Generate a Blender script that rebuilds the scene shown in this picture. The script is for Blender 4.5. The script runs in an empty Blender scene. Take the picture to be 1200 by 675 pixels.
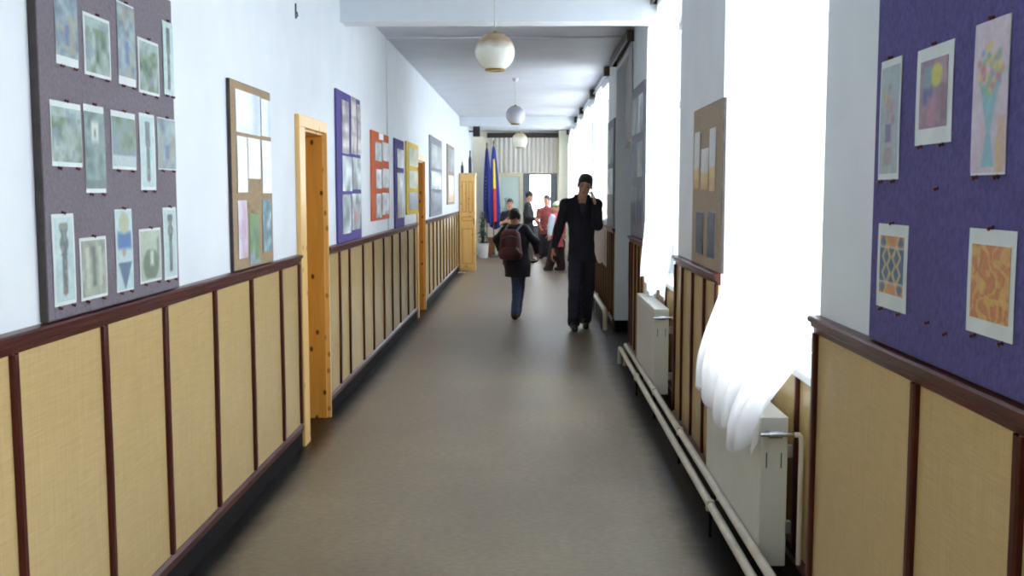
import bpy, bmesh, math, random, zlib
import numpy as np
from mathutils import Vector, Matrix

random.seed(7)
SC = bpy.context.scene
COL = SC.collection
PI = math.pi

# ------------------------------------------------------------------ camera
F, EYE = 1200.0, 1.587
PITCH = math.atan(112.5 / F)
YAW = math.atan(21 * math.cos(PITCH) / F)
cam_d = bpy.data.cameras.new('camera')
cam_d.sensor_width = 36.0
cam_d.lens = 36.0 * F / 1200.0
cam_d.clip_start = 0.05
cam_d.clip_end = 200
cam = bpy.data.objects.new('camera', cam_d)
COL.objects.link(cam)
cam.location = (0, 0, EYE)
cam.rotation_euler = (PI / 2 - PITCH, 0, YAW)
SC.camera = cam
ROT = cam.rotation_euler.to_matrix()


def ray(u, v):
    return ROT @ Vector(((u - 600) / F, (337.5 - v) / F, -1.0))


def onX(u, v, X):
    d = ray(u, v)
    t = X / d.x
    return (d.y * t, EYE + d.z * t)


def onY(u, v, Y):
    d = ray(u, v)
    t = Y / d.y
    return (d.x * t, EYE + d.z * t)


def J(u, v, Y, dy=0.0):
    x, z = onY(u, v, Y)
    return np.array([x, Y + dy, z])


# ------------------------------------------------------------------ colours / materials
def S(r, g, b):
    def c(x):
        x /= 255.0
        return x / 12.92 if x <= 0.04045 else ((x + 0.055) / 1.055) ** 2.4
    return (c(r), c(g), c(b), 1.0)


def mat_base(name):
    m = bpy.data.materials.new(name)
    m.use_nodes = True
    nt = m.node_tree
    return m, nt, nt.nodes['Principled BSDF']


def N(nt, kind, **kw):
    n = nt.nodes.new(kind)
    for k, v in kw.items():
        if k.startswith('i_'):
            n.inputs[k[2:].replace('_', ' ')].default_value = v
        else:
            setattr(n, k, v)
    return n


def ramp(nt, stops, interp='LINEAR'):
    r = nt.nodes.new('ShaderNodeValToRGB')
    r.color_ramp.interpolation = interp
    el = r.color_ramp.elements
    el[0].position, el[0].color = stops[0]
    el[1].position, el[1].color = stops[-1]
    for p, c in stops[1:-1]:
        e = el.new(p)
        e.color = c
    return r


def noisy(name, c1, c2, scale=8.0, rough=0.5, stretch=(1, 1, 1), bump=0.0, detail=4, spec=0.5, metal=0.0, sheen=0.0):
    m, nt, b = mat_base(name)
    tc = N(nt, 'ShaderNodeTexCoord')
    mp = N(nt, 'ShaderNodeMapping')
    mp.inputs['Scale'].default_value = stretch
    nt.links.new(tc.outputs['Object'], mp.inputs['Vector'])
    nz = N(nt, 'ShaderNodeTexNoise', i_Scale=scale, i_Detail=detail)
    nt.links.new(mp.outputs[0], nz.inputs['Vector'])
    r = ramp(nt, [(0.3, c1), (0.7, c2)])
    nt.links.new(nz.outputs['Fac'], r.inputs[0])
    nt.links.new(r.outputs[0], b.inputs['Base Color'])
    b.inputs['Roughness'].default_value = rough
    b.inputs['Specular IOR Level'].default_value = spec
    b.inputs['Metallic'].default_value = metal
    if sheen:
        b.inputs['Sheen Weight'].default_value = sheen
    if bump:
        bp = N(nt, 'ShaderNodeBump', i_Strength=bump, i_Distance=0.01)
        nt.links.new(nz.outputs['Fac'], bp.inputs['Height'])
        nt.links.new(bp.outputs[0], b.inputs['Normal'])
    return m


def pine_mat(name, c1, c2, c3, thr=0.45):
    m, nt, b = mat_base(name)
    tc = N(nt, 'ShaderNodeTexCoord')
    mp = N(nt, 'ShaderNodeMapping')
    mp.inputs['Scale'].default_value = (14, 14, 1.2)
    nt.links.new(tc.outputs['Object'], mp.inputs['Vector'])
    nz = N(nt, 'ShaderNodeTexNoise', i_Scale=1.6, i_Detail=5, i_Distortion=0.6)
    nt.links.new(mp.outputs[0], nz.inputs['Vector'])
    r = ramp(nt, [(0.25, c1), (0.75, c2)])
    nt.links.new(nz.outputs['Fac'], r.inputs[0])
    sx = N(nt, 'ShaderNodeSeparateXYZ')
    nt.links.new(tc.outputs['Object'], sx.inputs[0])
    hx = N(nt, 'ShaderNodeMath', operation='MULTIPLY_ADD')
    hx.inputs[1].default_value = 0.8
    nt.links.new(sx.outputs['Y'], hx.inputs[0])
    nt.links.new(sx.outputs['X'], hx.inputs[2])
    cb = N(nt, 'ShaderNodeCombineXYZ')
    nt.links.new(hx.outputs[0], cb.inputs[0])
    nt.links.new(sx.outputs['Z'], cb.inputs[1])
    mp2 = N(nt, 'ShaderNodeMapping')
    mp2.inputs['Scale'].default_value = (11, 7, 1)
    nt.links.new(cb.outputs[0], mp2.inputs['Vector'])
    vo = N(nt, 'ShaderNodeTexVoronoi', i_Scale=1.0, voronoi_dimensions='2D')
    nt.links.new(mp2.outputs[0], vo.inputs['Vector'])
    kr = ramp(nt, [(0.0, (1, 1, 1, 1)), (0.09, (0.9, 0.9, 0.9, 1)), (0.16, (0, 0, 0, 1))])
    nt.links.new(vo.outputs['Distance'], kr.inputs[0])
    sep = N(nt, 'ShaderNodeSeparateColor')
    nt.links.new(vo.outputs['Color'], sep.inputs[0])
    gt = N(nt, 'ShaderNodeMath', operation='GREATER_THAN')
    gt.inputs[1].default_value = thr
    nt.links.new(sep.outputs[0], gt.inputs[0])
    mu = N(nt, 'ShaderNodeMath', operation='MULTIPLY')
    nt.links.new(kr.outputs[0], mu.inputs[0])
    nt.links.new(gt.outputs[0], mu.inputs[1])
    mx = N(nt, 'ShaderNodeMix', data_type='RGBA')
    nt.links.new(mu.outputs[0], mx.inputs[0])
    nt.links.new(r.outputs[0], mx.inputs[6])
    mx.inputs[7].default_value = c3
    nt.links.new(mx.outputs[2], b.inputs['Base Color'])
    b.inputs['Roughness'].default_value = 0.33
    return m


def panel_mat():
    m, nt, b = mat_base('beige_laminate')
    tc = N(nt, 'ShaderNodeTexCoord')
    mp = N(nt, 'ShaderNodeMapping')
    mp.inputs['Scale'].default_value = (1, 160, 6)
    nt.links.new(tc.outputs['Object'], mp.inputs['Vector'])
    nz = N(nt, 'ShaderNodeTexNoise', i_Scale=1.0, i_Detail=2)
    nt.links.new(mp.outputs[0], nz.inputs['Vector'])
    mp2 = N(nt, 'ShaderNodeMapping')
    mp2.inputs['Scale'].default_value = (1, 9, 220)
    nt.links.new(tc.outputs['Object'], mp2.inputs['Vector'])
    nz2 = N(nt, 'ShaderNodeTexNoise', i_Scale=1.0, i_Detail=2)
    nt.links.new(mp2.outputs[0], nz2.inputs['Vector'])
    ad = N(nt, 'ShaderNodeMath', operation='ADD')
    nt.links.new(nz.outputs['Fac'], ad.inputs[0])
    nt.links.new(nz2.outputs['Fac'], ad.inputs[1])
    hf = N(nt, 'ShaderNodeMath', operation='MULTIPLY')
    hf.inputs[1].default_value = 0.5
    nt.links.new(ad.outputs[0], hf.inputs[0])
    r = ramp(nt, [(0.3, S(188, 161, 110)), (0.7, S(204, 178, 126))])
    nt.links.new(hf.outputs[0], r.inputs[0])
    nt.links.new(r.outputs[0], b.inputs['Base Color'])
    b.inputs['Roughness'].default_value = 0.2
    b.inputs['Specular IOR Level'].default_value = 0.5
    return m


def floor_mat():
    m, nt, b = mat_base('worn_linoleum')
    L = nt.links.new
    tc = N(nt, 'ShaderNodeTexCoord')
    sx = N(nt, 'ShaderNodeSeparateXYZ')
    L(tc.outputs['Object'], sx.inputs[0])
    big = N(nt, 'ShaderNodeTexNoise', i_Scale=1.1, i_Detail=4, i_Roughness=0.6)
    L(tc.outputs['Object'], big.inputs['Vector'])
    mp = N(nt, 'ShaderNodeMapping')
    mp.inputs['Scale'].default_value = (22, 60, 1)
    L(tc.outputs['Object'], mp.inputs['Vector'])
    fine = N(nt, 'ShaderNodeTexNoise', i_Scale=1.0, i_Detail=6, i_Roughness=0.7)
    L(mp.outputs[0], fine.inputs['Vector'])
    rb = ramp(nt, [(0.3, S(118, 106, 88)), (0.7, S(142, 130, 109))])
    L(big.outputs['Fac'], rb.inputs[0])
    rf = ramp(nt, [(0.33, (0.72, 0.72, 0.72, 1)), (0.67, (1.22, 1.2, 1.16, 1))])
    L(fine.outputs['Fac'], rf.inputs[0])
    mul = N(nt, 'ShaderNodeMix', data_type='RGBA', blend_type='MULTIPLY')
    mul.inputs[0].default_value = 1.0
    L(rb.outputs[0], mul.inputs[6])
    L(rf.outputs[0], mul.inputs[7])
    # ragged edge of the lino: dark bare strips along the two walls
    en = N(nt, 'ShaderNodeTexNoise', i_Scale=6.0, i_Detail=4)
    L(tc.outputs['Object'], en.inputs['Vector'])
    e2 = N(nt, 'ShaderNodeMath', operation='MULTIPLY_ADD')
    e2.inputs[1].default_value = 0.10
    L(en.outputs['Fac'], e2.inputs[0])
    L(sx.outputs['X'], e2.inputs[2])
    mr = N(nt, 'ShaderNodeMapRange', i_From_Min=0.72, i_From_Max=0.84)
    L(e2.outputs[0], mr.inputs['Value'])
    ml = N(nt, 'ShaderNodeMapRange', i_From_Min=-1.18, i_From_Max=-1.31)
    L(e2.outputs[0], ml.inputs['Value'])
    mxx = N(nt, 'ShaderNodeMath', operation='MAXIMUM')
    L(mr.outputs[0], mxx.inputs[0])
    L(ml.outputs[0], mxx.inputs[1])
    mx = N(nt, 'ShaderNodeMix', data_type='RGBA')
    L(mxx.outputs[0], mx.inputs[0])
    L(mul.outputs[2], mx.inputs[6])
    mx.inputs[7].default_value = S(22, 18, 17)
    # brown parquet of the hall at the end
    hy = N(nt, 'ShaderNodeMapRange', i_From_Min=22.6, i_From_Max=22.75)
    L(sx.outputs['Y'], hy.inputs['Value'])
    mx2 = N(nt, 'ShaderNodeMix', data_type='RGBA')
    L(hy.outputs[0], mx2.inputs[0])
    L(mx.outputs[2], mx2.inputs[6])
    mx2.inputs[7].default_value = S(112, 88, 66)
    L(mx2.outputs[2], b.inputs['Base Color'])
    rr = N(nt, 'ShaderNodeMapRange', i_To_Min=0.3, i_To_Max=0.5)
    L(big.outputs['Fac'], rr.inputs['Value'])
    L(rr.outputs[0], b.inputs['Roughness'])
    b.inputs['Specular IOR Level'].default_value = 0.4
    bp = N(nt, 'ShaderNodeBump', i_Strength=0.12, i_Distance=0.004)
    L(fine.outputs['Fac'], bp.inputs['Height'])
    L(bp.outputs[0], b.inputs['Normal'])
    return m


def cloth_mat(name, col, transl=0.6, transp=0.12):
    m = bpy.data.materials.new(name)
    m.use_nodes = True
    nt = m.node_tree
    nt.nodes.remove(nt.nodes['Principled BSDF'])
    out = nt.nodes['Material Output']
    tc = N(nt, 'ShaderNodeTexCoord')
    mp = N(nt, 'ShaderNodeMapping')
    mp.inputs['Scale'].default_value = (30, 30, 6)
    nt.links.new(tc.outputs['Object'], mp.inputs['Vector'])
    nz = N(nt, 'ShaderNodeTexNoise', i_Scale=1.0, i_Detail=3)
    nt.links.new(mp.outputs[0], nz.inputs['Vector'])
    r = ramp(nt, [(0.2, (col[0] * .9, col[1] * .9, col[2] * .9, 1)), (0.8, col)])
    nt.links.new(nz.outputs['Fac'], r.inputs[0])
    d = N(nt, 'ShaderNodeBsdfDiffuse')
    t = N(nt, 'ShaderNodeBsdfTranslucent')
    p = N(nt, 'ShaderNodeBsdfTransparent')
    nt.links.new(r.outputs[0], d.inputs[0])
    nt.links.new(r.outputs[0], t.inputs[0])
    a = N(nt, 'ShaderNodeMixShader')
    a.inputs[0].default_value = transl
    nt.links.new(d.outputs[0], a.inputs[1])
    nt.links.new(t.outputs[0], a.inputs[2])
    c = N(nt, 'ShaderNodeMixShader')
    c.inputs[0].default_value = transp
    nt.links.new(a.outputs[0], c.inputs[1])
    nt.links.new(p.outputs[0], c.inputs[2])
    nt.links.new(c.outputs[0], out.inputs[0])
    return m


def glass_mat(name):
    m = bpy.data.materials.new(name)
    m.use_nodes = True
    nt = m.node_tree
    nt.nodes.remove(nt.nodes['Principled BSDF'])
    out = nt.nodes['Material Output']
    t = N(nt, 'ShaderNodeBsdfTransparent')
    t.inputs[0].default_value = (0.96, 0.98, 0.98, 1)
    g = N(nt, 'ShaderNodeBsdfGlossy')
    g.inputs['Roughness'].default_value = 0.02
    fr = N(nt, 'ShaderNodeFresnel', i_IOR=1.12)
    mx = N(nt, 'ShaderNodeMixShader')
    nt.links.new(fr.outputs[0], mx.inputs[0])
    nt.links.new(t.outputs[0], mx.inputs[1])
    nt.links.new(g.outputs[0], mx.inputs[2])
    nt.links.new(mx.outputs[0], out.inputs[0])
    return m


def art_mat():
    m, nt, b = mat_base('painted_paper')
    a = N(nt, 'ShaderNodeVertexColor', layer_name='art')
    nz = N(nt, 'ShaderNodeTexNoise', i_Scale=60, i_Detail=3)
    tc = N(nt, 'ShaderNodeTexCoord')
    nt.links.new(tc.outputs['Object'], nz.inputs['Vector'])
    r = ramp(nt, [(0.3, (0.88, 0.88, 0.88, 1)), (0.7, (1.05, 1.05, 1.05, 1))])
    nt.links.new(nz.outputs['Fac'], r.inputs[0])
    mx = N(nt, 'ShaderNodeMix', data_type='RGBA', blend_type='MULTIPLY')
    mx.inputs[0].default_value = 1.0
    nt.links.new(a.outputs['Color'], mx.inputs[6])
    nt.links.new(r.outputs[0], mx.inputs[7])
    nt.links.new(mx.outputs[2], b.inputs['Base Color'])
    b.inputs['Roughness'].default_value = 0.45
    return m


def globe_mat(name, top, low, z0, z1):
    m, nt, b = mat_base(name)
    tc = N(nt, 'ShaderNodeTexCoord')
    sx = N(nt, 'ShaderNodeSeparateXYZ')
    nt.links.new(tc.outputs['Object'], sx.inputs[0])
    nz = N(nt, 'ShaderNodeTexNoise', i_Scale=18, i_Detail=3)
    nt.links.new(tc.outputs['Object'], nz.inputs['Vector'])
    ma = N(nt, 'ShaderNodeMath', operation='MULTIPLY_ADD')
    ma.inputs[1].default_value = 0.05
    nt.links.new(nz.outputs['Fac'], ma.inputs[0])
    nt.links.new(sx.outputs['Z'], ma.inputs[2])
    mr = N(nt, 'ShaderNodeMapRange', i_From_Min=z0, i_From_Max=z1)
    nt.links.new(ma.outputs[0], mr.inputs['Value'])
    mx = N(nt, 'ShaderNodeMix', data_type='RGBA')
    nt.links.new(mr.outputs[0], mx.inputs[0])
    mx.inputs[6].default_value = low
    mx.inputs[7].default_value = top
    nt.links.new(mx.outputs[2], b.inputs['Base Color'])
    b.inputs['Roughness'].default_value = 0.25
    b.inputs['Subsurface Weight'].default_value = 0.2
    b.inputs['Subsurface Radius'].default_value = (0.05, 0.05, 0.05)
    return m


M = {}
M['plaster'] = noisy('white_plaster', S(215, 222, 227), S(223, 229, 233), 3.0, 0.6, bump=0.03)
M['cream'] = noisy('cream_plaster', S(238, 231, 204), S(244, 238, 214), 3.0, 0.6, bump=0.03)
M['ceiling'] = noisy('ceiling_paint', S(194, 199, 208), S(204, 208, 216), 2.0, 0.55)
M['panel'] = panel_mat()
M['batten'] = noisy('dark_red_stained_wood', S(56, 20, 16), S(80, 30, 23), 6, 0.32, (8, 8, 1), spec=0.3)
M['rail'] = noisy('dark_red_stained_rail', S(60, 23, 20), S(86, 36, 30), 6, 0.32, (8, 1, 8), spec=0.35)
M['plinth'] = noisy('black_painted_skirting', S(13, 12, 15), S(22, 20, 23), 5, 0.6, spec=0.2)
M['pine'] = pine_mat('knotty_pine', S(206, 150, 66), S(224, 172, 84), S(78, 38, 16))
M['pine_pale'] = pine_mat('pale_pine', S(232, 184, 106), S(244, 204, 132), S(180, 122, 60), 0.82)
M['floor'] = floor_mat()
M['enamel'] = noisy('white_enamel', S(204, 205, 196), S(214, 215, 207), 4, 0.3)
M['pipe'] = noisy('cream_painted_pipe', S(196, 190, 172), S(216, 210, 194), 9, 0.35)
M['chrome'] = noisy('chromed_metal', S(170, 172, 176), S(200, 202, 206), 5, 0.18, metal=1.0)
M['slot'] = noisy('dark_slot_paint', S(50, 50, 54), S(70, 70, 74), 20, 0.5)
M['curtain'] = cloth_mat('white_sheer_curtain', (0.9, 0.91, 0.95, 1), 0.62, 0.10)
M['greycurtain'] = cloth_mat('grey_curtain_cloth', (0.70, 0.70, 0.73, 1), 0.3, 0.02)
M['netcurtain'] = cloth_mat('grey_net_curtain', (0.88, 0.86, 0.80, 1), 0.3, 0.0)
M['rod'] = noisy('dark_brown_pelmet_wood', S(44, 32, 30), S(62, 46, 42), 8, 0.4)
M['glass'] = glass_mat('window_glass')
M['frosted'] = cloth_mat('pale_green_frosted_glass', (0.40, 0.46, 0.44, 1), 0.4, 0.0)
M['winframe'] = noisy('white_window_paint', S(226, 228, 228), S(236, 237, 237), 6, 0.35)
M['doorgrey'] = noisy('grey_green_door_paint', S(92, 98, 106), S(110, 116, 122), 6, 0.4)
M['doorcream'] = noisy('cream_door_paint', S(206, 198, 164), S(218, 210, 178), 6, 0.4)
M['greyfelt'] = noisy('grey_brown_felt', S(106, 99, 107), S(122, 114, 121), 70, 0.9, bump=0.25)
M['cork'] = noisy('tan_hessian', S(148, 126, 98), S(166, 144, 114), 70, 0.9, bump=0.25)
M['tanboard'] = noisy('beige_hessian', S(152, 136, 118), S(170, 153, 134), 70, 0.9, bump=0.25)
M['purple'] = noisy('purple_felt', S(72, 65, 118), S(90, 82, 138), 60, 0.9, bump=0.3)
M['violet'] = noisy('violet_felt', S(78, 68, 130), S(94, 84, 148), 60, 0.9)
M['orange'] = noisy('orange_felt', S(200, 96, 58), S(214, 112, 70), 60, 0.9)
M['yellow'] = noisy('yellow_card', S(220, 186, 52), S(232, 200, 74), 40, 0.8)
M['greyboard'] = noisy('grey_blue_felt', S(128, 130, 138), S(146, 148, 154), 60, 0.9)
M['edge'] = noisy('dark_board_edge', S(48, 42, 42), S(66, 58, 56), 20, 0.7)
M['art'] = art_mat()
M['paper'] = noisy('white_paper', S(200, 210, 208), S(214, 221, 219), 12, 0.5)
M['pin'] = noisy('red_brown_plastic', S(74, 26, 28), S(96, 36, 34), 10, 0.3)
M['brass'] = noisy('brass', S(150, 120, 60), S(180, 146, 80), 10, 0.3, metal=0.8)
M['cord'] = noisy('white_cable', S(196, 196, 190), S(212, 212, 206), 10, 0.5)
M['globe'] = globe_mat('glass_globe_tan_top', S(168, 142, 104), S(232, 234, 222), 0.035, 0.10)
M['globe_grey'] = globe_mat('glass_globe_grey', S(176, 176, 188), S(206, 210, 220), -0.02, 0.08)
M['globe_white'] = globe_mat('glass_globe_white', S(214, 196, 160), S(236, 232, 218), 0.04, 0.12)
M['skin'] = noisy('skin', S(196, 142, 116), S(212, 160, 132), 14, 0.5)
M['hair'] = noisy('black_hair', S(20, 18, 20), S(36, 32, 32), 60, 0.45, (1, 1, .2), bump=0.4)
M['eyes'] = noisy('dark_eye', S(30, 24, 22), S(44, 36, 32), 30, 0.2)
M['lips'] = noisy('lip_colour', S(150, 84, 76), S(166, 96, 88), 30, 0.4)
M['suit'] = noisy('charcoal_suit_cloth', S(27, 27, 38), S(38, 38, 50), 40, 0.85, bump=0.1)
M['trousers'] = noisy('dark_trouser_cloth', S(38, 40, 54), S(52, 55, 70), 40, 0.85, bump=0.1)
M['shirt'] = noisy('dark_grey_shirt', S(58, 56, 64), S(74, 72, 80), 40, 0.8)
M['leather'] = noisy('black_leather', S(20, 18, 18), S(34, 30, 30), 30, 0.35)
M['navy'] = noisy('dark_navy_jacket', S(24, 24, 40), S(36, 36, 54), 30, 0.7, bump=0.1)
M['jeans'] = noisy('blue_denim', S(62, 76, 112), S(92, 106, 142), 60, 0.85, bump=0.1)
M['brownshoe'] = noisy('dark_brown_shoe', S(52, 36, 32), S(70, 50, 44), 30, 0.45)
M['pack'] = noisy('maroon_nylon', S(78, 32, 36), S(102, 44, 46), 24, 0.6, bump=0.1)
M['packgrey'] = noisy('grey_nylon', S(96, 92, 100), S(120, 116, 122), 24, 0.6)
M['black'] = noisy('black_plastic', S(18, 18, 20), S(28, 28, 30), 20, 0.35)
M['red'] = noisy('dull_red_cloth', S(126, 54, 52), S(150, 70, 64), 24, 0.8)
M['pink'] = noisy('pink_red_cloth', S(206, 84, 98), S(220, 108, 118), 24, 0.8)
M['paleblue'] = noisy('pale_blue_cloth', S(190, 206, 220), S(206, 220, 230), 24, 0.8)
M['hat'] = noisy('cream_knit_hat', S(222, 222, 196), S(236, 234, 212), 40, 0.9)
M['green'] = noisy('green_knit', S(96, 140, 60), S(116, 160, 76), 40, 0.9)
M['darkbrown'] = noisy('dark_brown_cloth', S(50, 34, 36), S(66, 46, 46), 24, 0.8)
M['greybrown'] = noisy('grey_brown_cloth', S(94, 86, 80), S(112, 102, 94), 24, 0.8)
M['blackcloth'] = noisy('black_cloth', S(28, 24, 28), S(42, 36, 40), 24, 0.8)
M['flagblue'] = noisy('flag_blue', S(28, 44, 128), S(40, 58, 148), 10, 0.6)
M['flagyellow'] = noisy('flag_yellow', S(238, 196, 40), S(246, 210, 66), 10, 0.6)
M['flagred'] = noisy('flag_red', S(196, 36, 46), S(212, 50, 58), 10, 0.6)
M['pot'] = noisy('white_ceramic', S(222, 222, 214), S(232, 232, 226), 6, 0.3)
M['leaf'] = noisy('dark_green_leaf', S(30, 46, 30), S(52, 72, 44), 18, 0.4)
M['leafmid'] = noisy('mid_green_leaf', S(58, 92, 56), S(84, 120, 76), 18, 0.4)
M['soil'] = noisy('potting_soil', S(44, 34, 28), S(60, 48, 38), 40, 0.9)
M['brownwood'] = noisy('brown_wood', S(120, 76, 46), S(146, 96, 60), 6, 0.4, (2, 2, 12))
M['vase'] = noisy('dark_blue_grey_ceramic', S(56, 58, 72), S(74, 76, 88), 10, 0.35)
M['asphalt'] = noisy('pale_courtyard_paving', S(200, 202, 204), S(214, 216, 218), 2, 0.8)


# ------------------------------------------------------------------ mesh builder
def flags(o, label=None, cat=None, group=None, kind=None):
    if label:
        o['label'] = label
    if cat:
        o['category'] = cat
    if group:
        o['group'] = group
    if kind:
        o['kind'] = kind
    return o


def thing(name, label, cat, loc=(0, 0, 0), group=None):
    o = bpy.data.objects.new(name, None)
    o.empty_display_size = 0.1
    COL.objects.link(o)
    o.location = loc
    return flags(o, label, cat, group)


def root_loc(p):
    v = Vector((0, 0, 0))
    while p is not None:
        v += p.location
        p = p.parent
    return v


class MB:
    """collects shapes given in world coordinates, builds ONE mesh object"""

    def __init__(self):
        self.bm = bmesh.new()

    def box(self, x0, x1, y0, y1, z0, z1, bev=0.0):
        r = bmesh.ops.create_cube(self.bm, size=1.0)
        vs = r['verts']
        for v in vs:
            v.co = Vector(((x0 + x1) / 2 + v.co.x * (x1 - x0), (y0 + y1) / 2 + v.co.y * (y1 - y0), (z0 + z1) / 2 + v.co.z * (z1 - z0)))
        if bev > 0:
            es = list({e for v in vs for e in v.link_edges})
            bmesh.ops.bevel(self.bm, geom=es, offset=bev, segments=2, affect='EDGES', profile=0.6)
        return self

    def extrude_xz(self, prof, y0, y1):
        """profile polygon [(x,z)] swept along y"""
        a = [self.bm.verts.new((x, y0, z)) for x, z in prof]
        b = [self.bm.verts.new((x, y1, z)) for x, z in prof]
        n = len(prof)
        for i in range(n):
            self.bm.faces.new((a[i], a[(i + 1) % n], b[(i + 1) % n], b[i]))
        self.bm.faces.new(a)
        self.bm.faces.new(b[::-1])
        return self

    def tube(self, pts, r, n=10, cap=True):
        pts = [Vector(p) for p in pts]
        rs = r if isinstance(r, (list, tuple)) else [r] * len(pts)
        rings = []
        up = Vector((0, 0, 1))
        prev = None
        for i, p in enumerate(pts):
            d = (pts[min(i + 1, len(pts) - 1)] - pts[max(i - 1, 0)]).normalized()
            if prev is None:
                a = up if abs(d.dot(up)) < 0.9 else Vector((1, 0, 0))
                s = d.cross(a).normalized()
            else:
                s = (prev - d * prev.dot(d)).normalized()
            prev = s
            t = d.cross(s)
            rings.append([self.bm.verts.new(p + (s * math.cos(2 * PI * k / n) + t * math.sin(2 * PI * k / n)) * rs[i]) for k in range(n)])
        for a, b in zip(rings, rings[1:]):
            for k in range(n):
                self.bm.faces.new((a[k], a[(k + 1) % n], b[(k + 1) % n], b[k]))
        if cap:
            self.bm.faces.new(rings[0][::-1])
            self.bm.faces.new(rings[-1])
        return self

    def lathe(self, c, prof, n=32, ridge=0.0, nr=0):
        """prof [(r,z)] about the vertical through c"""
        c = Vector(c)
        rings = []
        for r, z in prof:
            if r < 1e-5:
                rings.append([self.bm.verts.new(c + Vector((0, 0, z)))])
            else:
                rings.append([self.bm.verts.new(c + Vector((math.cos(2 * PI * k / n) * r * (1 + ridge * math.cos(nr * 2 * PI * k / n)),
                                                            math.sin(2 * PI * k / n) * r * (1 + ridge * math.cos(nr * 2 * PI * k / n)), z))) for k in range(n)])
        for a, b in zip(rings, rings[1:]):
            for k in range(n):
                k2 = (k + 1) % n
                if len(a) == 1 and len(b) == 1:
                    continue
                if len(a) == 1:
                    self.bm.faces.new((a[0], b[k], b[k2]))
                elif len(b) == 1:
                    self.bm.faces.new((a[k], b[0], a[k2]))
                else:
                    self.bm.faces.new((a[k], b[k], b[k2], a[k2]))
        return self

    def surf(self, fn, nu, nv, closed=False):
        g = [[self.bm.verts.new(fn(i / nu, j / nv)) for j in range(nv + 1)] for i in range(nu + 1)]
        for i in range(nu):
            for j in range(nv):
                self.bm.faces.new((g[i][j], g[i + 1][j], g[i + 1][j + 1], g[i][j + 1]))
        return self

    def poly(self, pts):
        self.bm.faces.new([self.bm.verts.new(p) for p in pts])
        return self

    def build(self, name, m, parent=None, smooth=None, loc=None, fix=True):
        me = bpy.data.meshes.new(name)
        o = bpy.data.objects.new(name, me)
        COL.objects.link(o)
        off = root_loc(parent) if parent is not None else Vector(loc or (0, 0, 0))
        if parent is not None and loc is not None:
            off = Vector(loc)
            o.location = off - root_loc(parent)
        elif parent is None:
            o.location = off
        if off.length > 0:
            bmesh.ops.translate(self.bm, verts=self.bm.verts, vec=-off)
        if fix:
            bmesh.ops.recalc_face_normals(self.bm, faces=self.bm.faces)
        if smooth:
            for f in self.bm.faces:
                f.smooth = True
        self.bm.to_mesh(me)
        self.bm.free()
        if smooth and smooth != 'all':
            me.set_sharp_from_angle(angle=math.radians(42))
        me.materials.append(m)
        o.parent = parent
        return o


def struct(name, mb, m, parent=None, **kw):
    o = mb.build(name, m, parent, **kw)
    if parent is None:
        o['kind'] = 'structure'
    return o


# ------------------------------------------------------------------ dimensions
XL = -1.43          # left wall face
XR = 0.965          # right wall face
CZ = 3.11           # ceiling
Y0, YB = -4.0, 26.0  # behind the camera, end wall
RAIL = 1.19
XRO = 1.33          # outer face of right wall
D1 = (6.40, 7.11)
D2 = (12.90, 13.75)
DH = 2.0

# ------------------------------------------------------------------ floor, ceiling, beams
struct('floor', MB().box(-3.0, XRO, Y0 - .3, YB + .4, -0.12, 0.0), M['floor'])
struct('ceiling', MB().box(-3.0, XRO, Y0 - .3, YB + .4, CZ, CZ + 0.15), M['ceiling'])
struct('trim_1', MB().box(XL, XR, 7.84, 8.06, 2.862, CZ, 0.004), M['plaster'])          # near downstand beam
struct('trim_2', MB().box(XL, XR, 21.0, 21.3, 2.935, CZ, 0.004), M['plaster'])          # far downstand beam
struct('trim_3', MB().box(XL, XR, 10.27, 10.33, CZ - 0.014, CZ), M['ceiling'])          # joint in the ceiling
struct('trim_4', MB().box(XL, XL + 0.012, 10.3, D2[0] - .1, RAIL + .02, CZ - .014, 0.003).box(XL, XL + 0.012, D2[1] + .02, 20.5, RAIL + .02, CZ - .014, 0.003).box(XL, XL + 0.012, D2[0] - .1, D2[1] + .02, DH + .06, CZ - .014, 0.003), M['plaster'])  # thicker plaster beyond the joint

# ------------------------------------------------------------------ left wall with two door openings
mb = MB()
XLO = XL - 0.42
for y0, y1, z0, z1 in ((Y0, D1[0], 0, CZ), (D1[0], D1[1], DH, CZ), (D1[1], D2[0], 0, CZ), (D2[0], D2[1], DH, CZ), (D2[1], YB, 0, CZ)):
    mb.box(XLO, XL, y0, y1, z0, z1)
wall_left = struct('wall_left', mb, M['plaster'])
# rooms beyond the two doors are closed off
mb = MB()
for d in (D1, D2):
    mb.box(XLO - .12, XLO - 0.0, d[0] - .2, d[1] + .2, 0, DH + .2)


def rail_profile(x, s, z):
    """chair rail moulding: stands out from x towards s"""
    pr = [(0, -.048), (.016, -.046), (.018, -.030), (.026, -.024), (.028, -.010), (.038, -.006), (.040, .006), (.034, .012), (0, .014)]
    return [(x + s * a, z + b) for a, b in pr]


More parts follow.
